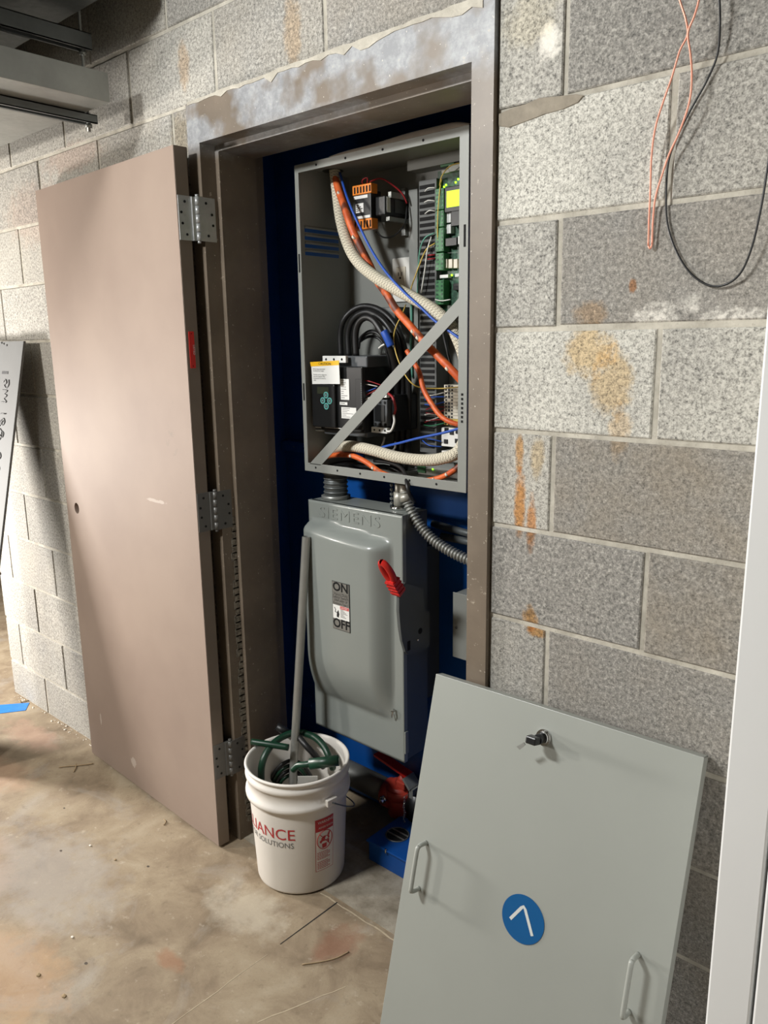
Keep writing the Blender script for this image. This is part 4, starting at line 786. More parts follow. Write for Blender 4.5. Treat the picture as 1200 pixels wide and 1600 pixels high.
edge = [G[0][i] for i in range(NX+1)] + [G[j][NX] for j in range(1, NZ+1)] + [G[NZ][i] for i in range(NX-1, -1, -1)] + [G[j][0] for j in range(NZ-1, 0, -1)]
back = [bm.verts.new(v.co+V(0, .014, 0)) for v in edge]
for k in range(len(edge)): bm.faces.new((edge[k], back[k], back[(k+1) % len(edge)], edge[(k+1) % len(edge)]))
cvr = loc_build(m, 'door_cover', M['sw'], dw)
text('SIEMENS', .046, 'embossed_lettering', M['sw'], cvr, at_xz(-.700, DY0-.0002, 1.062), 1.32, 'LEFT', .0014, 1.12)
# latch, lug
m = MB(); m.tube([(-.405, .196, .535), (-.402, .190, .528), (-.408, .192, .510), (-.412, .198, .520)], .0022, 6); m.cyl((-.404, .200, .53), (-.404, .188, .53), .004, 8); loc_build(m, 'latch_ring', M['chrome'], dw)
loc_build(MB().box((DX1-.002, .205, .40), (DX1+.004, .220, .47), .002), 'hinge_pin', M['sw'], dw)
# operating mechanism plate and handle
pl = [(.172, .903), (.200, .923), (.240, .905), (.275, .886), (.283, .821), (.306, .811), (.306, .704), (.233, .703), (.212, .708), (.197, .722), (.183, .76), (.176, .800), (.171, .85)]
m = MB(); m.prism([(-.368, y, z) for y, z in pl], (.010, 0, 0), .001); mech = loc_build(m, 'handle_plate', M['sw_dark'], dw)
loc_build(MB().cyl((-.3585, .262, .765), (-.3575, .262, .765), .009, 14), 'lock_hole', M['slot'], mech)
loc_build(MB().box((-.3585, .205, .722), (-.3575, .218, .75), .001), 'lock_slot', M['slot'], mech)
loc_build(MB().ball((-.357, .250, .742), .004), 'rivet', M['chrome'], mech)
p0, p1 = Vector((-.363, .180, .895)), Vector((-.363, .112, .998)); ax = (p1-p0).normalized(); bx_ = V(1, 0, 0); nb = ax.cross(bx_)
m = MB()
# arm, ribbed grip, and open loop at its end
def hbox(t0, t1, wx, wn):
    wx, wn = wx*1.0, wn*1.05
    
    a = p0+ax*t0; b = p0+ax*t1; pts = [a+bx_*wx+nb*wn, a-bx_*wx+nb*wn, a-bx_*wx-nb*wn, a+bx_*wx-nb*wn]; m.prism(pts, (b-a), .0015)
hbox(.005, .060, .015, .013)
for k in range(4): hbox(.012+k*.013, .018+k*.013, .0165, .0145)
L0 = .055; cen = p0+ax*.088; pts = []
for k in range(18):
    a = 2*PI*k/18; pts.append(cen + ax*math.cos(a)*.037 + bx_*math.sin(a)*.0125)
m.tube(pts+[pts[0]], .0095, 10, False, False)
loc_build(m, 'red_handle', M['red'], dw)
m = MB(); m.prism([p0-nb*.003-bx_*.002, p0+nb*.003-bx_*.002, Vector((-.365, .20, .875)), Vector((-.365, .185, .870))], (.004, 0, 0)); loc_build(m, 'handle_arm', M['sw_dark'], dw)
# ON / OFF label plate
yl = .205-.052*.985-.0012
la, lb2 = (-0.5982, 0.1515, 0.8922), (-0.5340, 0.1515, 0.7504)
lx0, lx1, lz1, lz0 = (-0.5982, 0.1515, 0.8922)[0], (-0.5291, 0.1515, 0.8638)[0], (-0.5981, 0.1515, 0.8942)[2], (-0.5999, 0.1515, 0.7483)[2]
ym = min(DY0-bulge(lx0, .8), DY0-bulge(lx1, .8), DY0-bulge((lx0+lx1)/2, .85))-.0012
pn = loc_build(MB().box((lx0, ym, lz0), (lx1, ym+.0025, lz1)), 'rating_plate', M['ink'], dw)
IP = Matrix(); lw = lx1-lx0; lh = lz1-lz0; xc_ = (lx0+lx1)/2
loc_build(MB().box((lx0+.0015, ym-.0003, lz0+lh*.78), (lx1-.0015, ym+.001, lz1-.0015)), 'plate_field', M['plate'], pn)
loc_build(MB().box((lx0+.0015, ym-.0003, lz0+lh*.52), (lx1-.0015, ym+.001, lz0+lh*.775)), 'plate_field', M['plate'], pn)
loc_build(MB().box((lx0+.0015, ym-.0003, lz0+lh*.225), (lx1-.0015, ym+.001, lz0+lh*.515)), 'plate_field', M['label'], pn)
loc_build(MB().box((lx0+.0015, ym-.0003, lz0+.0015), (lx1-.0015, ym+.001, lz0+lh*.22)), 'plate_field', M['plate'], pn)
text('ON', .036, 'plate_print', M['slot'], pn, at_xz(xc_, ym-.0006, lz0+lh*.815), 1.1, bold=.0011)
text('OFF', .038, 'plate_print', M['slot'], pn, at_xz(xc_, ym-.0006, lz0+lh*.05), 1.0, bold=.0011)
for k, s_ in enumerate(('Heavy Duty', 'Safety Switch', '200A 600V 3P', 'Enclosure Type 1')):
    text(s_, .0125 if k < 2 else .010, 'plate_print', M['ink'], pn, IP @ at_xz(xc_, ym-.0006, lz0+lh*(.72-k*.062)), .95 if k < 3 else .85)
loc_build(MB().box((xc_-.004, ym-.0006, lz0+lh*.45), (lx1-.003, ym, lz0+lh*.51)), 'danger_header', M['red'], pn)
text('DANGER', .0085, 'plate_print', M['label'], pn, IP @ at_xz(xc_+.012, ym-.0009, lz0+lh*.462), .95)
m = MB(); [m.box((xc_-.002, ym-.0006, lz0+lh*(.43-k*.025)), (xc_+.010+.016*((k*5) % 4)/3, ym, lz0+lh*(.44-k*.025))) for k in range(7)]; loc_build(m, 'plate_print', M['ink_grey'], pn)
m = MB(); m.prism([(xc_-.018, ym-.0006, lz0+lh*.27), (xc_-.010, ym-.0006, lz0+lh*.26), (xc_-.007, ym-.0006, lz0+lh*.33), (xc_-.011, ym-.0006, lz0+lh*.42), (xc_-.017, ym-.0006, lz0+lh*.36)], (0, .0004, 0)); m.tube([(xc_-.027, ym-.0006, lz0+lh*.46), (xc_-.022, ym-.0006, lz0+lh*.41), (xc_-.024, ym-.0006, lz0+lh*.37), (xc_-.018, ym-.0006, lz0+lh*.36)], .001, 5); loc_build(m, 'shock_symbol', M['ink'], pn)

# conduit fittings between the cabinet and the switch
nx, ny = -.690, .268
cn = thing('conduit_nipple', 'wide ribbed steel conduit nipple between cabinet and switch', 'conduit fitting', (nx, ny, DZ1))
m = MB(); m.cyl((nx, ny, DZ1), (nx, ny, CZ0), .034, 28); 
for k in range(5): m.ring((nx, ny, DZ1+.022+k*.014), (0, 0, 1), .0345, .0032, 28, 6)
loc_build(m, 'nipple', M['strut'], cn)
m = MB(); m.cyl((nx, ny, DZ1), (nx, ny, DZ1+.012), .044, 8); m.cyl((nx, ny, CZ0-.010), (nx, ny, CZ0), .044, 8); loc_build(m, 'locknut', M['zinc'], cn)
q = (-0.4382, 0.2700, 1.1450)
c2 = thing('conduit_coupling', 'pale grey conduit coupling with chromed locknut on the switch top', 'conduit fitting', (q[0], .27, DZ1))
m = MB(); m.cyl((q[0], .27, DZ1+.008), (q[0], .27, CZ0), .013, 20); m.cyl((q[0], .27, DZ1+.012), (q[0], .27, DZ1+.05), .0165, 20); loc_build(m, 'coupling', M['beige'], c2)
m = MB(); m.cyl((q[0], .27, DZ1), (q[0], .27, DZ1+.010), .027, 24); loc_build(m, 'locknut', M['chrome'], c2)
m = MB()
for k in range(6): m.ball((q[0]-.022, .262, DZ1+.015+k*.013), .006)
loc_build(m, 'grounding_strap', M['strut'], c2)
pts = [(-0.3998, 0.2500, 1.1653), (-0.3931, 0.2500, 1.1409), (-0.3744, 0.2520, 1.1052), (-0.3454, 0.2580, 1.0666), (-0.3063, 0.2650, 1.0352), (-0.2570, 0.2720, 1.0132), (-0.2096, 0.2800, 0.9983), (-0.1545, 0.2900, 0.9866)]
PP = catmull([Vector(p) for p in pts], 30); tot = sum((PP[i+1]-PP[i]).length for i in range(len(PP)-1)); 
acc = 0; RR = []
for i, p in enumerate(PP):
    if i: acc += (p-PP[i-1]).length
    RR.append(.0135+.0026*math.sin(acc/.0098*2*PI))
fx = thing('flexible_conduit', 'silver corrugated flexible conduit curving behind the right jamb', 'conduit', tuple(PP[0]))
m = MB(); m.tube(PP, .0135, 18, True, False, radii=RR); loc_build(m, 'corrugated_tube', M['zinc'], fx)
m = MB(); m.cyl((-0.4019, 0.2500, 1.1848), (-0.4000, 0.2500, 1.1473), .0145, 16); m.cyl((-0.3999, 0.2500, 1.1581), (-0.3954, 0.2500, 1.1388), .0175, 16); loc_build(m, 'connector', M['beige'], fx)

# ------------------------------------------------------------------ bucket and what stands in it
BXc, BYc, BH = -.640, .028, .367
bk_ = thing('bucket', 'white plastic bucket with red print holding hose and pipe', 'bucket', (BXc, BYc, 0))
rb = lambda z: .1315+.0145*min(z, .30)/.30
m = MB(); m.lathe([(.05, .002), (.122, .002), (.1295, .006), (.1315, .012), (rb(.27), .27), (rb(.272), .272), (.1545, .276), (.1555, .284), (.1545, .292), (.149, .296), (.1485, .330), (.1535, .333), (.1545, .340), (.1535, .347), (.1495, .350), (.150, .360), (.1545, .362), (.1555, .366), (.1535, .3695), (.1490, .3695), (.1455, .366), (.143, .34), (.140, .2), (.128, .012), (.05, .010)], n=72, cap0=False)
m.bm.faces.new([m.bm.verts.new((.05*math.cos(2*PI*k/24), .05*math.sin(2*PI*k/24), .010)) for k in range(24)])
m.build('pail_body', M['bucket'], bk_)
def on_pail(th0, z0_):
    def f(co):
        z = z0_+co.y; r = rb(z)+.0007+co.z; th = math.radians(th0)+co.x/.1385; return V(r*math.cos(th), r*math.sin(th), z)
    return f
def right_text(txt, size, th_end, z0_, sx, name, mat, par):
    me = text_bm(txt, size, sx, 'LEFT'); wmax = max(v.co.x for v in me.vertices); f = on_pail(th_end, z0_)
    for v in me.vertices: v.co.x -= wmax; v.co = f(v.co)
    me.materials.clear(); me.materials.append(mat); o = bpy.data.objects.new(name, me); C.objects.link(o); o.parent = par; return o
right_text('ALLIANCE', .050, -47, .188, 1.0, 'printed_lettering', M['red_ink'], bk_)
right_text('ELEVATOR SOLUTIONS', .0245, -49, .162, .93, 'printed_lettering', M['ink_grey'], bk_)
def pail_quad(par, name, mat, th0, th1, z0_, z1_, off, n=8):
    m = MB(); g = []
    for i in range(n+1):
        th = math.radians(th0+(th1-th0)*i/n); g.append([m.bm.verts.new(((rb(z)+off)*math.cos(th), (rb(z)+off)*math.sin(th), z)) for z in (z0_, z1_)])
    for i in range(n): m.bm.faces.new((g[i][0], g[i+1][0], g[i+1][1], g[i][1]))
    return m.build(name, mat, par)
t0_, t1_, zb_, zt_ = -23.5, 1.5, .072, .243
wlb = pail_quad(bk_, 'warning_label', M['red_ink'], t0_, t1_, zb_, zt_, .0005); wlb['label'] = 'red outlined warning label'
pail_quad(wlb, 'label_field', M['bucket'], t0_+.6, t1_-.6, zb_+.0015, zt_-.040, .0008)
def pail_text(txt, size, th, z, sx, mat):
    me = text_bm(txt, size, sx, 'CENTER'); f = on_pail(th, z)
    for v in me.vertices: v.co = f(v.co); v.co *= 1.0
    for v in me.vertices: 
        rr_ = math.hypot(v.co.x, v.co.y); v.co.x *= (rr_+.0006)/rr_; v.co.y *= (rr_+.0006)/rr_
    me.materials.clear(); me.materials.append(mat); o = bpy.data.objects.new('label_print', me); C.objects.link(o); o.parent = wlb
pail_text('WARNING', .0125, -9.5, .228, .85, M['bucket']); pail_text('ADVERTENCIA', .0085, -9.5, .212, .85, M['bucket'])
# falling-child pictogram in a ring
m = MB(); cz_ = .172; fpl = on_pail(-11, cz_); ringp = [(.025*math.cos(2*PI*k/32), .030*math.sin(2*PI*k/32)) for k in range(33)]
m.tube([fpl(V(x, y, .0006)) for x, y in ringp], .0011, 6, False, False); m.tube([fpl(V(-.016, .020, .0006)), fpl(V(0, 0, .0006)), fpl(V(.016, -.020, .0006))], .0011, 6)
def flat(pts): m.bm.faces.new([m.bm.verts.new(fpl(V(x, y, .0004))) for x, y in pts])
flat([(-.013, .006), (-.004, .013), (.012, .010), (.016, .002), (.006, -.006), (-.006, -.004)]); flat([(.008, .012), (.014, .022), (.018, .020), (.014, .008)]); flat([(-.010, -.012), (.006, -.012), (.005, -.026), (-.009, -.026)]); flat([(-.018, -.002), (-.010, .004), (-.006, -.003), (-.014, -.010)]); flat([(.008, -.004), (.014, -.002), (.014, -.016), (.010, -.016)])
m.build('hazard_pictogram', M['red_ink'], wlb)
m = MB()
for k in range(11):
    z = .132-k*.0052; 
    if k == 5: continue
    f = on_pail(t0_+2, z); n_ = 6; L_ = .044 if k % 3 else .036
    for i in range(n_):
        a, b = i/n_*L_, (i+.8)/n_*L_; m.bm.faces.new([m.bm.verts.new(f(V(x, y, .0004))) for x, y in ((a, 0), (b, 0), (b, .0022), (a, .0022))])
m.build('label_print', M['red_ink'], wlb)
m = MB(); th = math.radians(-5); lx, ly = .150*math.cos(th), .150*math.sin(th)
m.box((-.010, -.018, .283), (.012, .018, .304), .002); o = m.build('handle_lug', M['bucket'], bk_); o.matrix_basis = Matrix.Translation((lx, ly, 0)) @ Matrix.Rotation(th, 4, 'Z')
# wire bail hanging down behind
e = V(.164*math.cos(th), .164*math.sin(th), .292); hp = [e]
for k in range(1, 13):
    a = th + PI*k/13; rr_ = .166; sag = math.sin(PI*k/13)*.115
    hp.append(V(rr_*math.cos(a), rr_*math.sin(a), .292-sag))
hp.append(V(-.164*math.cos(th), -.164*math.sin(th), .292))
m = MB(); m.tube(hp, .0021, 8); m.tube([V(.156*math.cos(th), .156*math.sin(th), .292), e], .0025, 8); m.build('bail', M['strut'], bk_)

pb, pt_ = V(-.722, .050, .013), V(-.699, .150, 1.010)
m = MB(); m.tube([pb, pt_], .0128, 18, False, False); m.tube([pt_, pt_.lerp(pb, .03)], .0110, 18, False, False)
ri = []
tag(m.build('steel_conduit', M['emt']), 'long straight galvanised conduit standing in the white bucket', 'pipe')
tag(MB().tube([(-0.7922, -0.0199, 0.3850), (-0.7442, 0.0076, 0.3820), (-0.6934, 0.0421, 0.3750)], .0100, 12).build('hose_end', M['green']), 'straight dark green hose end poking over the bucket rim', 'hose')
m = MB(); m.tube([(-0.7145, 0.1194, 0.3850), (-0.6649, 0.1243, 0.3850), (-0.6176, 0.1165, 0.3750), (-0.5854, 0.1083, 0.3500), (-0.5890, 0.1238, 0.3100)], .0105, 12)
tag(m.build('garden_hose', M['green']), 'dark green hose arching down the right side of the bucket', 'hose')
m = MB(); m.tube([(-0.7472, -0.0265, 0.2700), (-0.7375, -0.0284, 0.3300), (-0.7418, -0.0004, 0.3650), (-0.7473, 0.0458, 0.3800), (-0.7389, 0.0934, 0.3850), (-0.7115, 0.1220, 0.3850)], .0105, 12)
tag(m.build('garden_hose', M['green']), 'dark green hose arching up the left side of the bucket', 'hose')
m = MB(); m.tube([(-0.6202, -0.0065, 0.3500), (-0.6010, -0.0028, 0.3700), (-0.5764, 0.0001, 0.3800), (-0.5609, 0.0111, 0.3850)], .0095, 12); m.cyl((-0.5612, 0.0063, 0.3850), (-0.4941, 0.0568, 0.4000), .0155, 16); m.cyl((-0.4948, 0.0562, 0.4000), (-0.4927, 0.0580, 0.4000), .012, 14)
tag(m.build('hose_coupling', M['green']), 'thick dark green hose socket lying across the bucket mouth', 'hose')
m = MB(); m.tube([(-0.7100, 0.0966, 0.3850), (-0.6689, 0.0900, 0.3700), (-0.6460, 0.1046, 0.3400), (-0.6545, 0.1454, 0.2800)], .0095, 10)
tag(m.build('garden_hose', M['black_matt']), 'dark hose slanting down behind the thick hose socket', 'hose')
for k, lb_ in enumerate(('outer', 'second', 'third', 'inner')):
    m = MB(); d_ = k*5
    pts = [(-0.7889, 0.0463, 0.2200), (-0.7683, 0.0441, 0.2600), (-0.7471, 0.0588, 0.2900), (-0.7348, 0.0878, 0.2950), (-0.6972, 0.0963, 0.2900), (-0.6862, 0.1166, 0.2500)]
    cen = sum((Vector(p) for p in pts), Vector())/6; pts = [cen+(Vector(p)-cen)*(1.05-.15*k)+V(0, 0, -.012*k) for p in pts]
    m.tube(pts, .0062, 8); tag(m.build('garden_hose', M['green' if k % 2 else 'black_matt']), 'thin hose coil deep inside the bucket, %s loop' % lb_, 'hose', 'hose coils in the bucket')
tag(MB().cyl((-0.7864, 0.0753, 0.4000), (-0.7580, 0.1019, 0.3750), .0125, 14).build('rubber_tube', M['black_matt']), 'short black tube end at the bucket back', 'tube')
m = MB(); m.prism([V(-.645, .03, .06), V(-.60, .07, .06), V(-.605, .075, .30), V(-.65, .035, .30)], (.003, -.003, 0)); tag(m.build('cardboard_piece', M['card']), 'grey cardboard piece tucked inside the bucket', 'cardboard')

# ------------------------------------------------------------------ cabinet cover leaning on the wall
cv = thing('cabinet_cover', 'grey cabinet cover with blue round emblem leaning on the wall', 'cover', (-.04663, -.28253, 0))
u_, up_ = V(.99937, .03552, 0).normalized(), V(-.0095, .26748, .96352).normalized(); bk2 = up_.cross(u_); 
Mx = Matrix((u_, bk2, up_)).transposed().to_4x4(); Mx.translation = V(-.04663, -.28253, 0); cv.matrix_world = Mx
Wc, Hc, Tc = .597, .859, .026
m = MB(); m.box((0, 0, 0), (Wc, .002, Hc), .0008); m.box((0, .001, 0), (.002, Tc, Hc)); m.box((Wc-.002, .001, 0), (Wc, Tc, Hc)); m.box((0, .001, Hc-.002), (Wc, Tc, Hc)); m.box((0, .001, 0), (Wc, Tc, .002)); m.build('cover_sheet', M['cover'], cv)
for x0_, z1_, z0_, x1_ in ((.0485, .486, .382, .043), (.5390, .470, .363, .537)):
    m = MB(); so = -.033; xx = .0458 if x0_ < .3 else .538
    m.tube([(xx, 0, z1_), (xx, so+.012, z1_), (xx, so+.004, z1_-.003), (xx, so, z1_-.012), (xx, so, z0_+.012), (xx, so+.004, z0_+.003), (xx, so+.012, z0_), (xx, 0, z0_)], .0050, 12, sub=4); m.build('handle', M['cover'], cv)
m = MB(); m.cyl((.3027, 0, .4292), (.3027, -.0012, .4292), .0480, 48); em = m.build('emblem', M['blue_logo'], cv); em['label'] = 'round blue emblem with a silver chevron'
def strip(pts, w_, y):
    pts = [Vector(p) for p in pts]; n = len(pts); L = []; R = []
    for i, p in enumerate(pts):
        if i == 0: d = pts[1]-pts[0]
        elif i == n-1: d = pts[-1]-pts[-2]
        else: d = (pts[i+1]-p).normalized()+(p-pts[i-1]).normalized()
        d.normalize(); nn = V(-d.z, 0, d.x)*w_; L.append(p+nn); R.append(p-nn)
    m = MB(); a = [m.bm.verts.new((p.x, y, p.z)) for p in L]; b = [m.bm.verts.new((p.x, y, p.z)) for p in R]
    for i in range(n-1): m.bm.faces.new((a[i], a[i+1], b[i+1], b[i]))
    return m
strip([(.2755, 0, .418), (.296, 0, .4500), (.3005, 0, .4545), (.3050, 0, .4500), (.3285, 0, .4065)], .0032, -.0016).build('chevron', M['silver'], em)
lk = MB(); lk.cyl((.285, 0, .800), (.285, -.004, .800), .0165, 28); lk.cyl((.285, -.004, .800), (.285, -.012, .800), .0135, 24); lko = lk.build('cam_lock', M['chrome'], cv)
m = MB(); m.cyl((.285, -.012, .800), (.285, -.030, .7985), .0105, 14); m.box((.2835-.014, -.052, .7905), (.2835+.010, -.030, .8065), .003); m.build('key_head', M['black'], lko)
m = MB(); m.prism([(.266, -.048, .790), (.270, -.048, .786), (.258, -.046, .772), (.250, -.046, .776)], (0, .0018, 0)); m.build('spare_key', M['zinc'], lko)

# ------------------------------------------------------------------ white cabinet at the right edge
wc = thing('white_cabinet', 'tall white steel cabinet standing at the right edge', 'cabinet', (1.0, -.19, 0))
def wb(m, name, mat): return loc_build(m, name, mat, wc)
m = MB(); m.box((.676, -.35, .0), (.734, -.02, 2.0), .003); m.box((.734, -.33, 0), (1.42, -.02, 2.0), .002); wb(m, 'carcass', M['white_paint'])
wb(MB().box((.7385, -.352, .03), (1.40, -.331, 1.98), .003), 'cabinet_door', M['white_paint'])

# ------------------------------------------------------------------ copper wire on the wall at top right, and a strand drawn as a loop's shadow
def wallwire(pts): return pts
o = thing('copper_wire', 'bare copper wire hanging doubled against the block wall', 'wire', (.42, -.04, 2.0))
W1 = [(0.4043, -0.0450, 2.1227), (0.4190, -0.0450, 2.0831), (0.4312, -0.0450, 2.0513), (0.4326, -0.0400, 2.0315), (0.4197, -0.0350, 2.0129), (0.4075, -0.0300, 1.9795), (0.3929, -0.0250, 1.9455), (0.3800, -0.0200, 1.9099), (0.3743, -0.0160, 1.8669), (0.3737, -0.0120, 1.8119), (0.3733, -0.0100, 1.7658), (0.3737, -0.0080, 1.7252)]
W2 = [(0.4546, -0.0500, 2.1071), (0.4512, -0.0500, 2.0732), (0.4438, -0.0450, 2.0544), (0.4342, -0.0420, 2.0333), (0.4388, -0.0380, 2.0033), (0.4398, -0.0300, 1.9727), (0.4367, -0.0260, 1.9368), (0.4215, -0.0200, 1.8979), (0.4049, -0.0160, 1.8671), (0.3931, -0.0140, 1.8343), (0.3833, -0.0120, 1.8005), (0.3804, -0.0100, 1.7599), (0.3804, -0.0080, 1.7267)]
loc_build(MB().tube(W1, .0018, 6), 'strand', M['copper'], o); loc_build(MB().tube(W2, .0018, 6), 'strand', M['copper'], o); loc_build(MB().tube([W1[-1], (0.3774, -0.0080, 1.7206), W2[-1]], .0018, 6), 'strand', M['copper'], o)
cable('wire_loop_shadow', [(0.4645, -0.0200, 2.1131), (0.4704, -0.0180, 2.0769), (0.4733, -0.0160, 2.0411), (0.4702, -0.0100, 2.0027), (0.4553, -0.0060, 1.9700), (0.4321, -0.0050, 1.9323), (0.4135, -0.0050, 1.8969), (0.3998, -0.0050, 1.8596), (0.3986, -0.0050, 1.8095), (0.4041, -0.0050, 1.7579), (0.4237, -0.0050, 1.7097), (0.4500, -0.0050, 1.6737), (0.4814, -0.0060, 1.6533), (0.5098, -0.0080, 1.6537), (0.5327, -0.0120, 1.6710), (0.5475, -0.0160, 1.7086), (0.5569, -0.0200, 1.7596), (0.5616, -0.0200, 1.8147), (0.5643, -0.0200, 1.8688)], .0019, 'black', 'thin black strand standing in for the cast shadow of a wire loop', 'wire', 6)  # black tube modelled in place of a wire loop's cast shadow

# ------------------------------------------------------------------ ductwork at upper left
du = thing('air_duct', 'shallow galvanised steel duct ending beside the block wall', 'duct', (-2.5, -.9, 2.2))
dxe, dzb, dzt = (-1.1419, -0.1160, 2.2238)[0], (-1.1419, -0.1160, 2.2238)[2], (-1.1361, -0.1160, 2.2981)[2]
m = MB(); m.box((-5.5, -1.75, dzb), (dxe, -.116, dzt), .001); loc_build(m, 'duct_body', M['zinc'], du)
sx_, sz1_ = (-1.2983, -0.0800, 2.2095)[0], dzb
def strutbar(name, x, z0_, z1_, lab):
    o = thing(name, lab, 'channel', (x, -.9, z0_), group='slotted channels carrying the duct')
    w = .0205; t_ = .0025; m = MB(); m.box((x-w, -1.9, z0_), (x-w+t_, -.08, z1_)); m.box((x+w-t_, -1.9, z0_), (x+w, -.08, z1_)); m.box((x-w, -1.9, z1_-t_), (x+w, -.08, z1_)); m.box((x-w, -1.9, z0_), (x-w+.009, -.08, z0_+t_)); m.box((x+w-.009, -1.9, z0_), (x+w, -.08, z0_+t_)); loc_build(m, 'channel', M['strut'], o)
    return o
st = strutbar('strut_channel', sx_, dzb-.024, dzb-.001, 'steel channel passing under the galvanised duct')
uz0, uz1, ux = (-1.2977, -0.0800, 2.3926)[2], (-1.2903, -0.0800, 2.4323)[2], (-1.2942, -0.0800, 2.4117)[0]
st2 = strutbar('strut_channel', ux, uz0, uz1+.004, 'steel channel hanging above the galvanised duct')
rd = thing('threaded_rod', 'thin threaded rod holding the steel channels beside the wall', 'rod', (sx_, -.098, 2.2))
m = MB(); m.cyl((sx_, -.098, dzb-.045), (sx_, -.098, 2.85), .0048, 10); loc_build(m, 'rod', M['zinc'], rd)
m = MB(); m.cyl((sx_, -.098, dzb-.034), (sx_, -.098, dzb-.025), .010, 6); m.cyl((sx_, -.098, uz0-.010), (sx_, -.098, uz0), .010, 6); loc_build(m, 'nut', M['zinc'], rd)
q = (-1.3841, -0.1300, 2.4707); q2 = (-1.1410, -0.1300, 2.4723)
ud = thing('upper_duct', 'larger dark grey duct just below the ceiling', 'duct', (-2.5, -.9, q[2]))
loc_build(MB().box((-5.5, -1.6, q[2]), (-1.02, -.13, q[2]+.25), .002), 'duct_body', M['strut'], ud)

# ------------------------------------------------------------------ steel panel leaning at far left
th_ = math.atan(.227)
lp = thing('steel_sheet', 'grey sheet steel panel with handwriting leaning at far left', 'metal sheet', (-2.556, -.412, 0), (-th_, 0, 0))
Lp = 1.632
m = MB(); m.box((.372, 0, 0), (.578, .002, Lp), .0006); m.box((.166, 0, 0), (.19, .002, Lp), .0006); m.box((.576, 0, 0), (.578, .008, Lp)); m.box((.166, 0, 0), (.168, .008, Lp)); m.build('face_sheet', M['panel_grey'], lp)
MB().box((.168, .006, .0), (.576, .008, Lp-.004)).build('recess_back', M['black'], lp)
MB().box((.17, .002, Lp-.10), (.385, .006, Lp-.085)).build('stiffener', M['panel_grey'], lp)
def pen(pts, r=.0026):
    return [(x, -.0012, z) for x, z in pts]
zz = Lp
m = MB()
strokes = [[(.382, zz-.118), (.41, zz-.121), (.438, zz-.124)]]
m.box((.425, -.0012, zz-.124), (.478, -.0002, zz-.114)); m.build('pen_stroke', M['ink'], lp)
def glyph(x0_, z0_, pts, s_=1.0):
    x0_ += .055; m = MB(); m.tube([(x0_+a*s_, -.0008, z0_+b*s_) for a, b in pts], .0021, 5, sub=4); m.build('handwritten_letter', M['ink'], lp)
E_ = [(.045, .02), (.05, .0), (.03, -.012), (.012, 0), (.03, .008), (.015, .02), (.0, .01)]
M_ = [(.0, .02), (.045, .018), (.02, .006), (.045, .0), (.022, -.012), (.046, -.024), (.0, -.026)]
A_g = [(.0, .0), (.03, .014), (.045, .0), (.03, -.012), (.01, -.004), (.03, .004), (.0, -.02)]
O8 = [(.022, .012), (.045, .004), (.04, -.012), (.02, -.008), (.002, .004), (.006, .018), (.022, .012), (.03, -.004), (.02, -.022), (.004, -.018)]
R_ = [(.0, .012), (.03, .012), (.045, .0), (.04, -.014)]
glyph(.392, zz-.165, E_); glyph(.392, zz-.205, M_); MB().tube([(.455, -.0008, zz-.275), (.50, -.0008, zz-.273)], .0021, 5).build('handwritten_letter', M['ink'], lp)
glyph(.398, zz-.305, A_g); glyph(.398, zz-.350, O8); MB().ball((.47, -.0004, zz-.405), .004, (1, .3, 1)).build('pen_dot', M['ink'], lp); glyph(.398, zz-.435, A_g); glyph(.398, zz-.48, R_); glyph(.392, zz-.52, M_)
for x, z in ((.392, Lp-.006), (.412, Lp-.010), (.44, Lp-.016)):
    MB().ball((x, -.001, z), .005, (1, .4, 1)).build('paint_chip', M['ink'], lp)

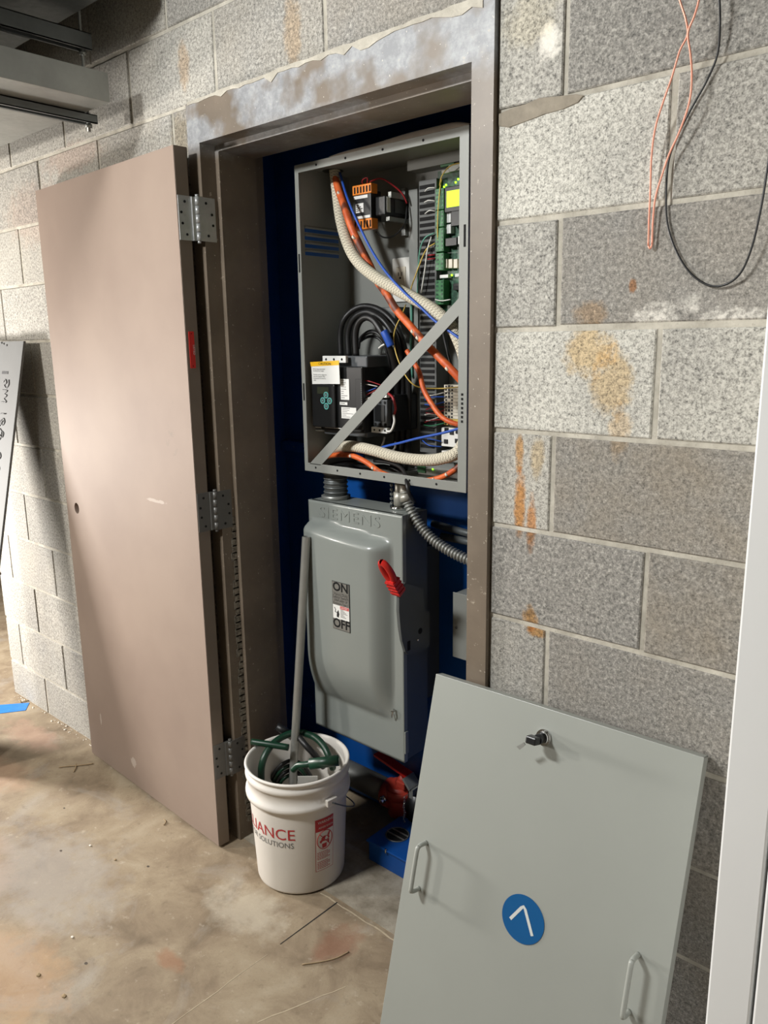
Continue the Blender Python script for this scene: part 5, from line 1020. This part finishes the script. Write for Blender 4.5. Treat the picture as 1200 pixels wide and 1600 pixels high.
# ------------------------------------------------------------------ small things on the floor
m = MB(); p4 = [(-2.5980, -0.2272, 0.0010), (-2.4145, -0.0062, 0.0010), (-2.3515, -0.0519, 0.0010), (-2.4932, -0.2663, 0.0010)]; m.prism(p4, (0, 0, .0006)); tag(m.build('tape_strip', M['tape']), 'strip of blue tape stuck to the floor by the wall end', 'tape')
cable('twig', [(-1.7705, -0.1855, 0.0030), (-1.7477, -0.1562, 0.0040), (-1.7241, -0.1323, 0.0050), (-1.6955, -0.0851, 0.0030)], .0022, 'twig', 'thin dry twig on the floor in front of the brown door', 'twig', 5)
cable('twig', [(-1.6967, -0.1644, 0.0030), (-1.7139, -0.1478, 0.0050), (-1.7404, -0.1317, 0.0040)], .0022, 'twig', 'tiny dry twig crossing the longer twig', 'twig', 5)
cable('twig', [(-1.1751, -0.1113, 0.0020), (-1.1562, -0.1160, 0.0030), (-1.1468, -0.1296, 0.0020)], .0018, 'twig', 'curled brown sliver on the floor below the door', 'twig', 5)
cable('twig', [(-2.4723, -0.0265, 0.0030), (-2.4436, -0.0304, 0.0040), (-2.4385, 0.0020, 0.0030)], .0022, 'twig', 'small dark twig next to the blue tape', 'twig', 5)
cable('twig', [(-0.3498, -0.2353, 0.0020), (-0.3201, -0.1998, 0.0030), (-0.2980, -0.1635, 0.0030), (-0.2889, -0.1251, 0.0020)], .0018, 'twig', 'long dark straw on the floor right of the saw cut', 'twig', 5)
for (q, r, lb_) in (((-1.9908, 0.0086, 0.0040), .010, 'pale crumb of mortar at the wall foot beside the door'), ((-1.2318, -0.3464, 0.0020), .004, 'tiny pale chip on the floor in front of the door'), ((-0.8942, -0.5789, 0.0020), .004, 'white chip low on the open floor'), ((-0.7211, -0.6887, 0.0020), .006, 'dark crumb near the bottom edge of the floor'), ((-0.8351, -0.6998, 0.0020), .006, 'dark crumb at the lower left of the floor'), ((-1.1059, -0.3307, 0.0020), .004, 'small brown crumb on the middle of the floor')):
    m = MB(); m.ball(q, r, (1.3, 1, .6)); tag(m.build('crumb', M['debris' if 'pale' in lb_ or 'white' in lb_ else 'twig']), lb_, 'debris')
m = MB(); rr = random.Random(2)
for k in range(70):
    x = -1.78-rr.random()*.75; m.ball((x, -.006-.02*rr.random()**2, .001), .001+.0045*rr.random()**2, (1.2, .8, .7))
tag(m.build('mortar_crumbs', M['debris']), 'line of mortar crumbs along the foot of the block wall', 'debris', kind='stuff')
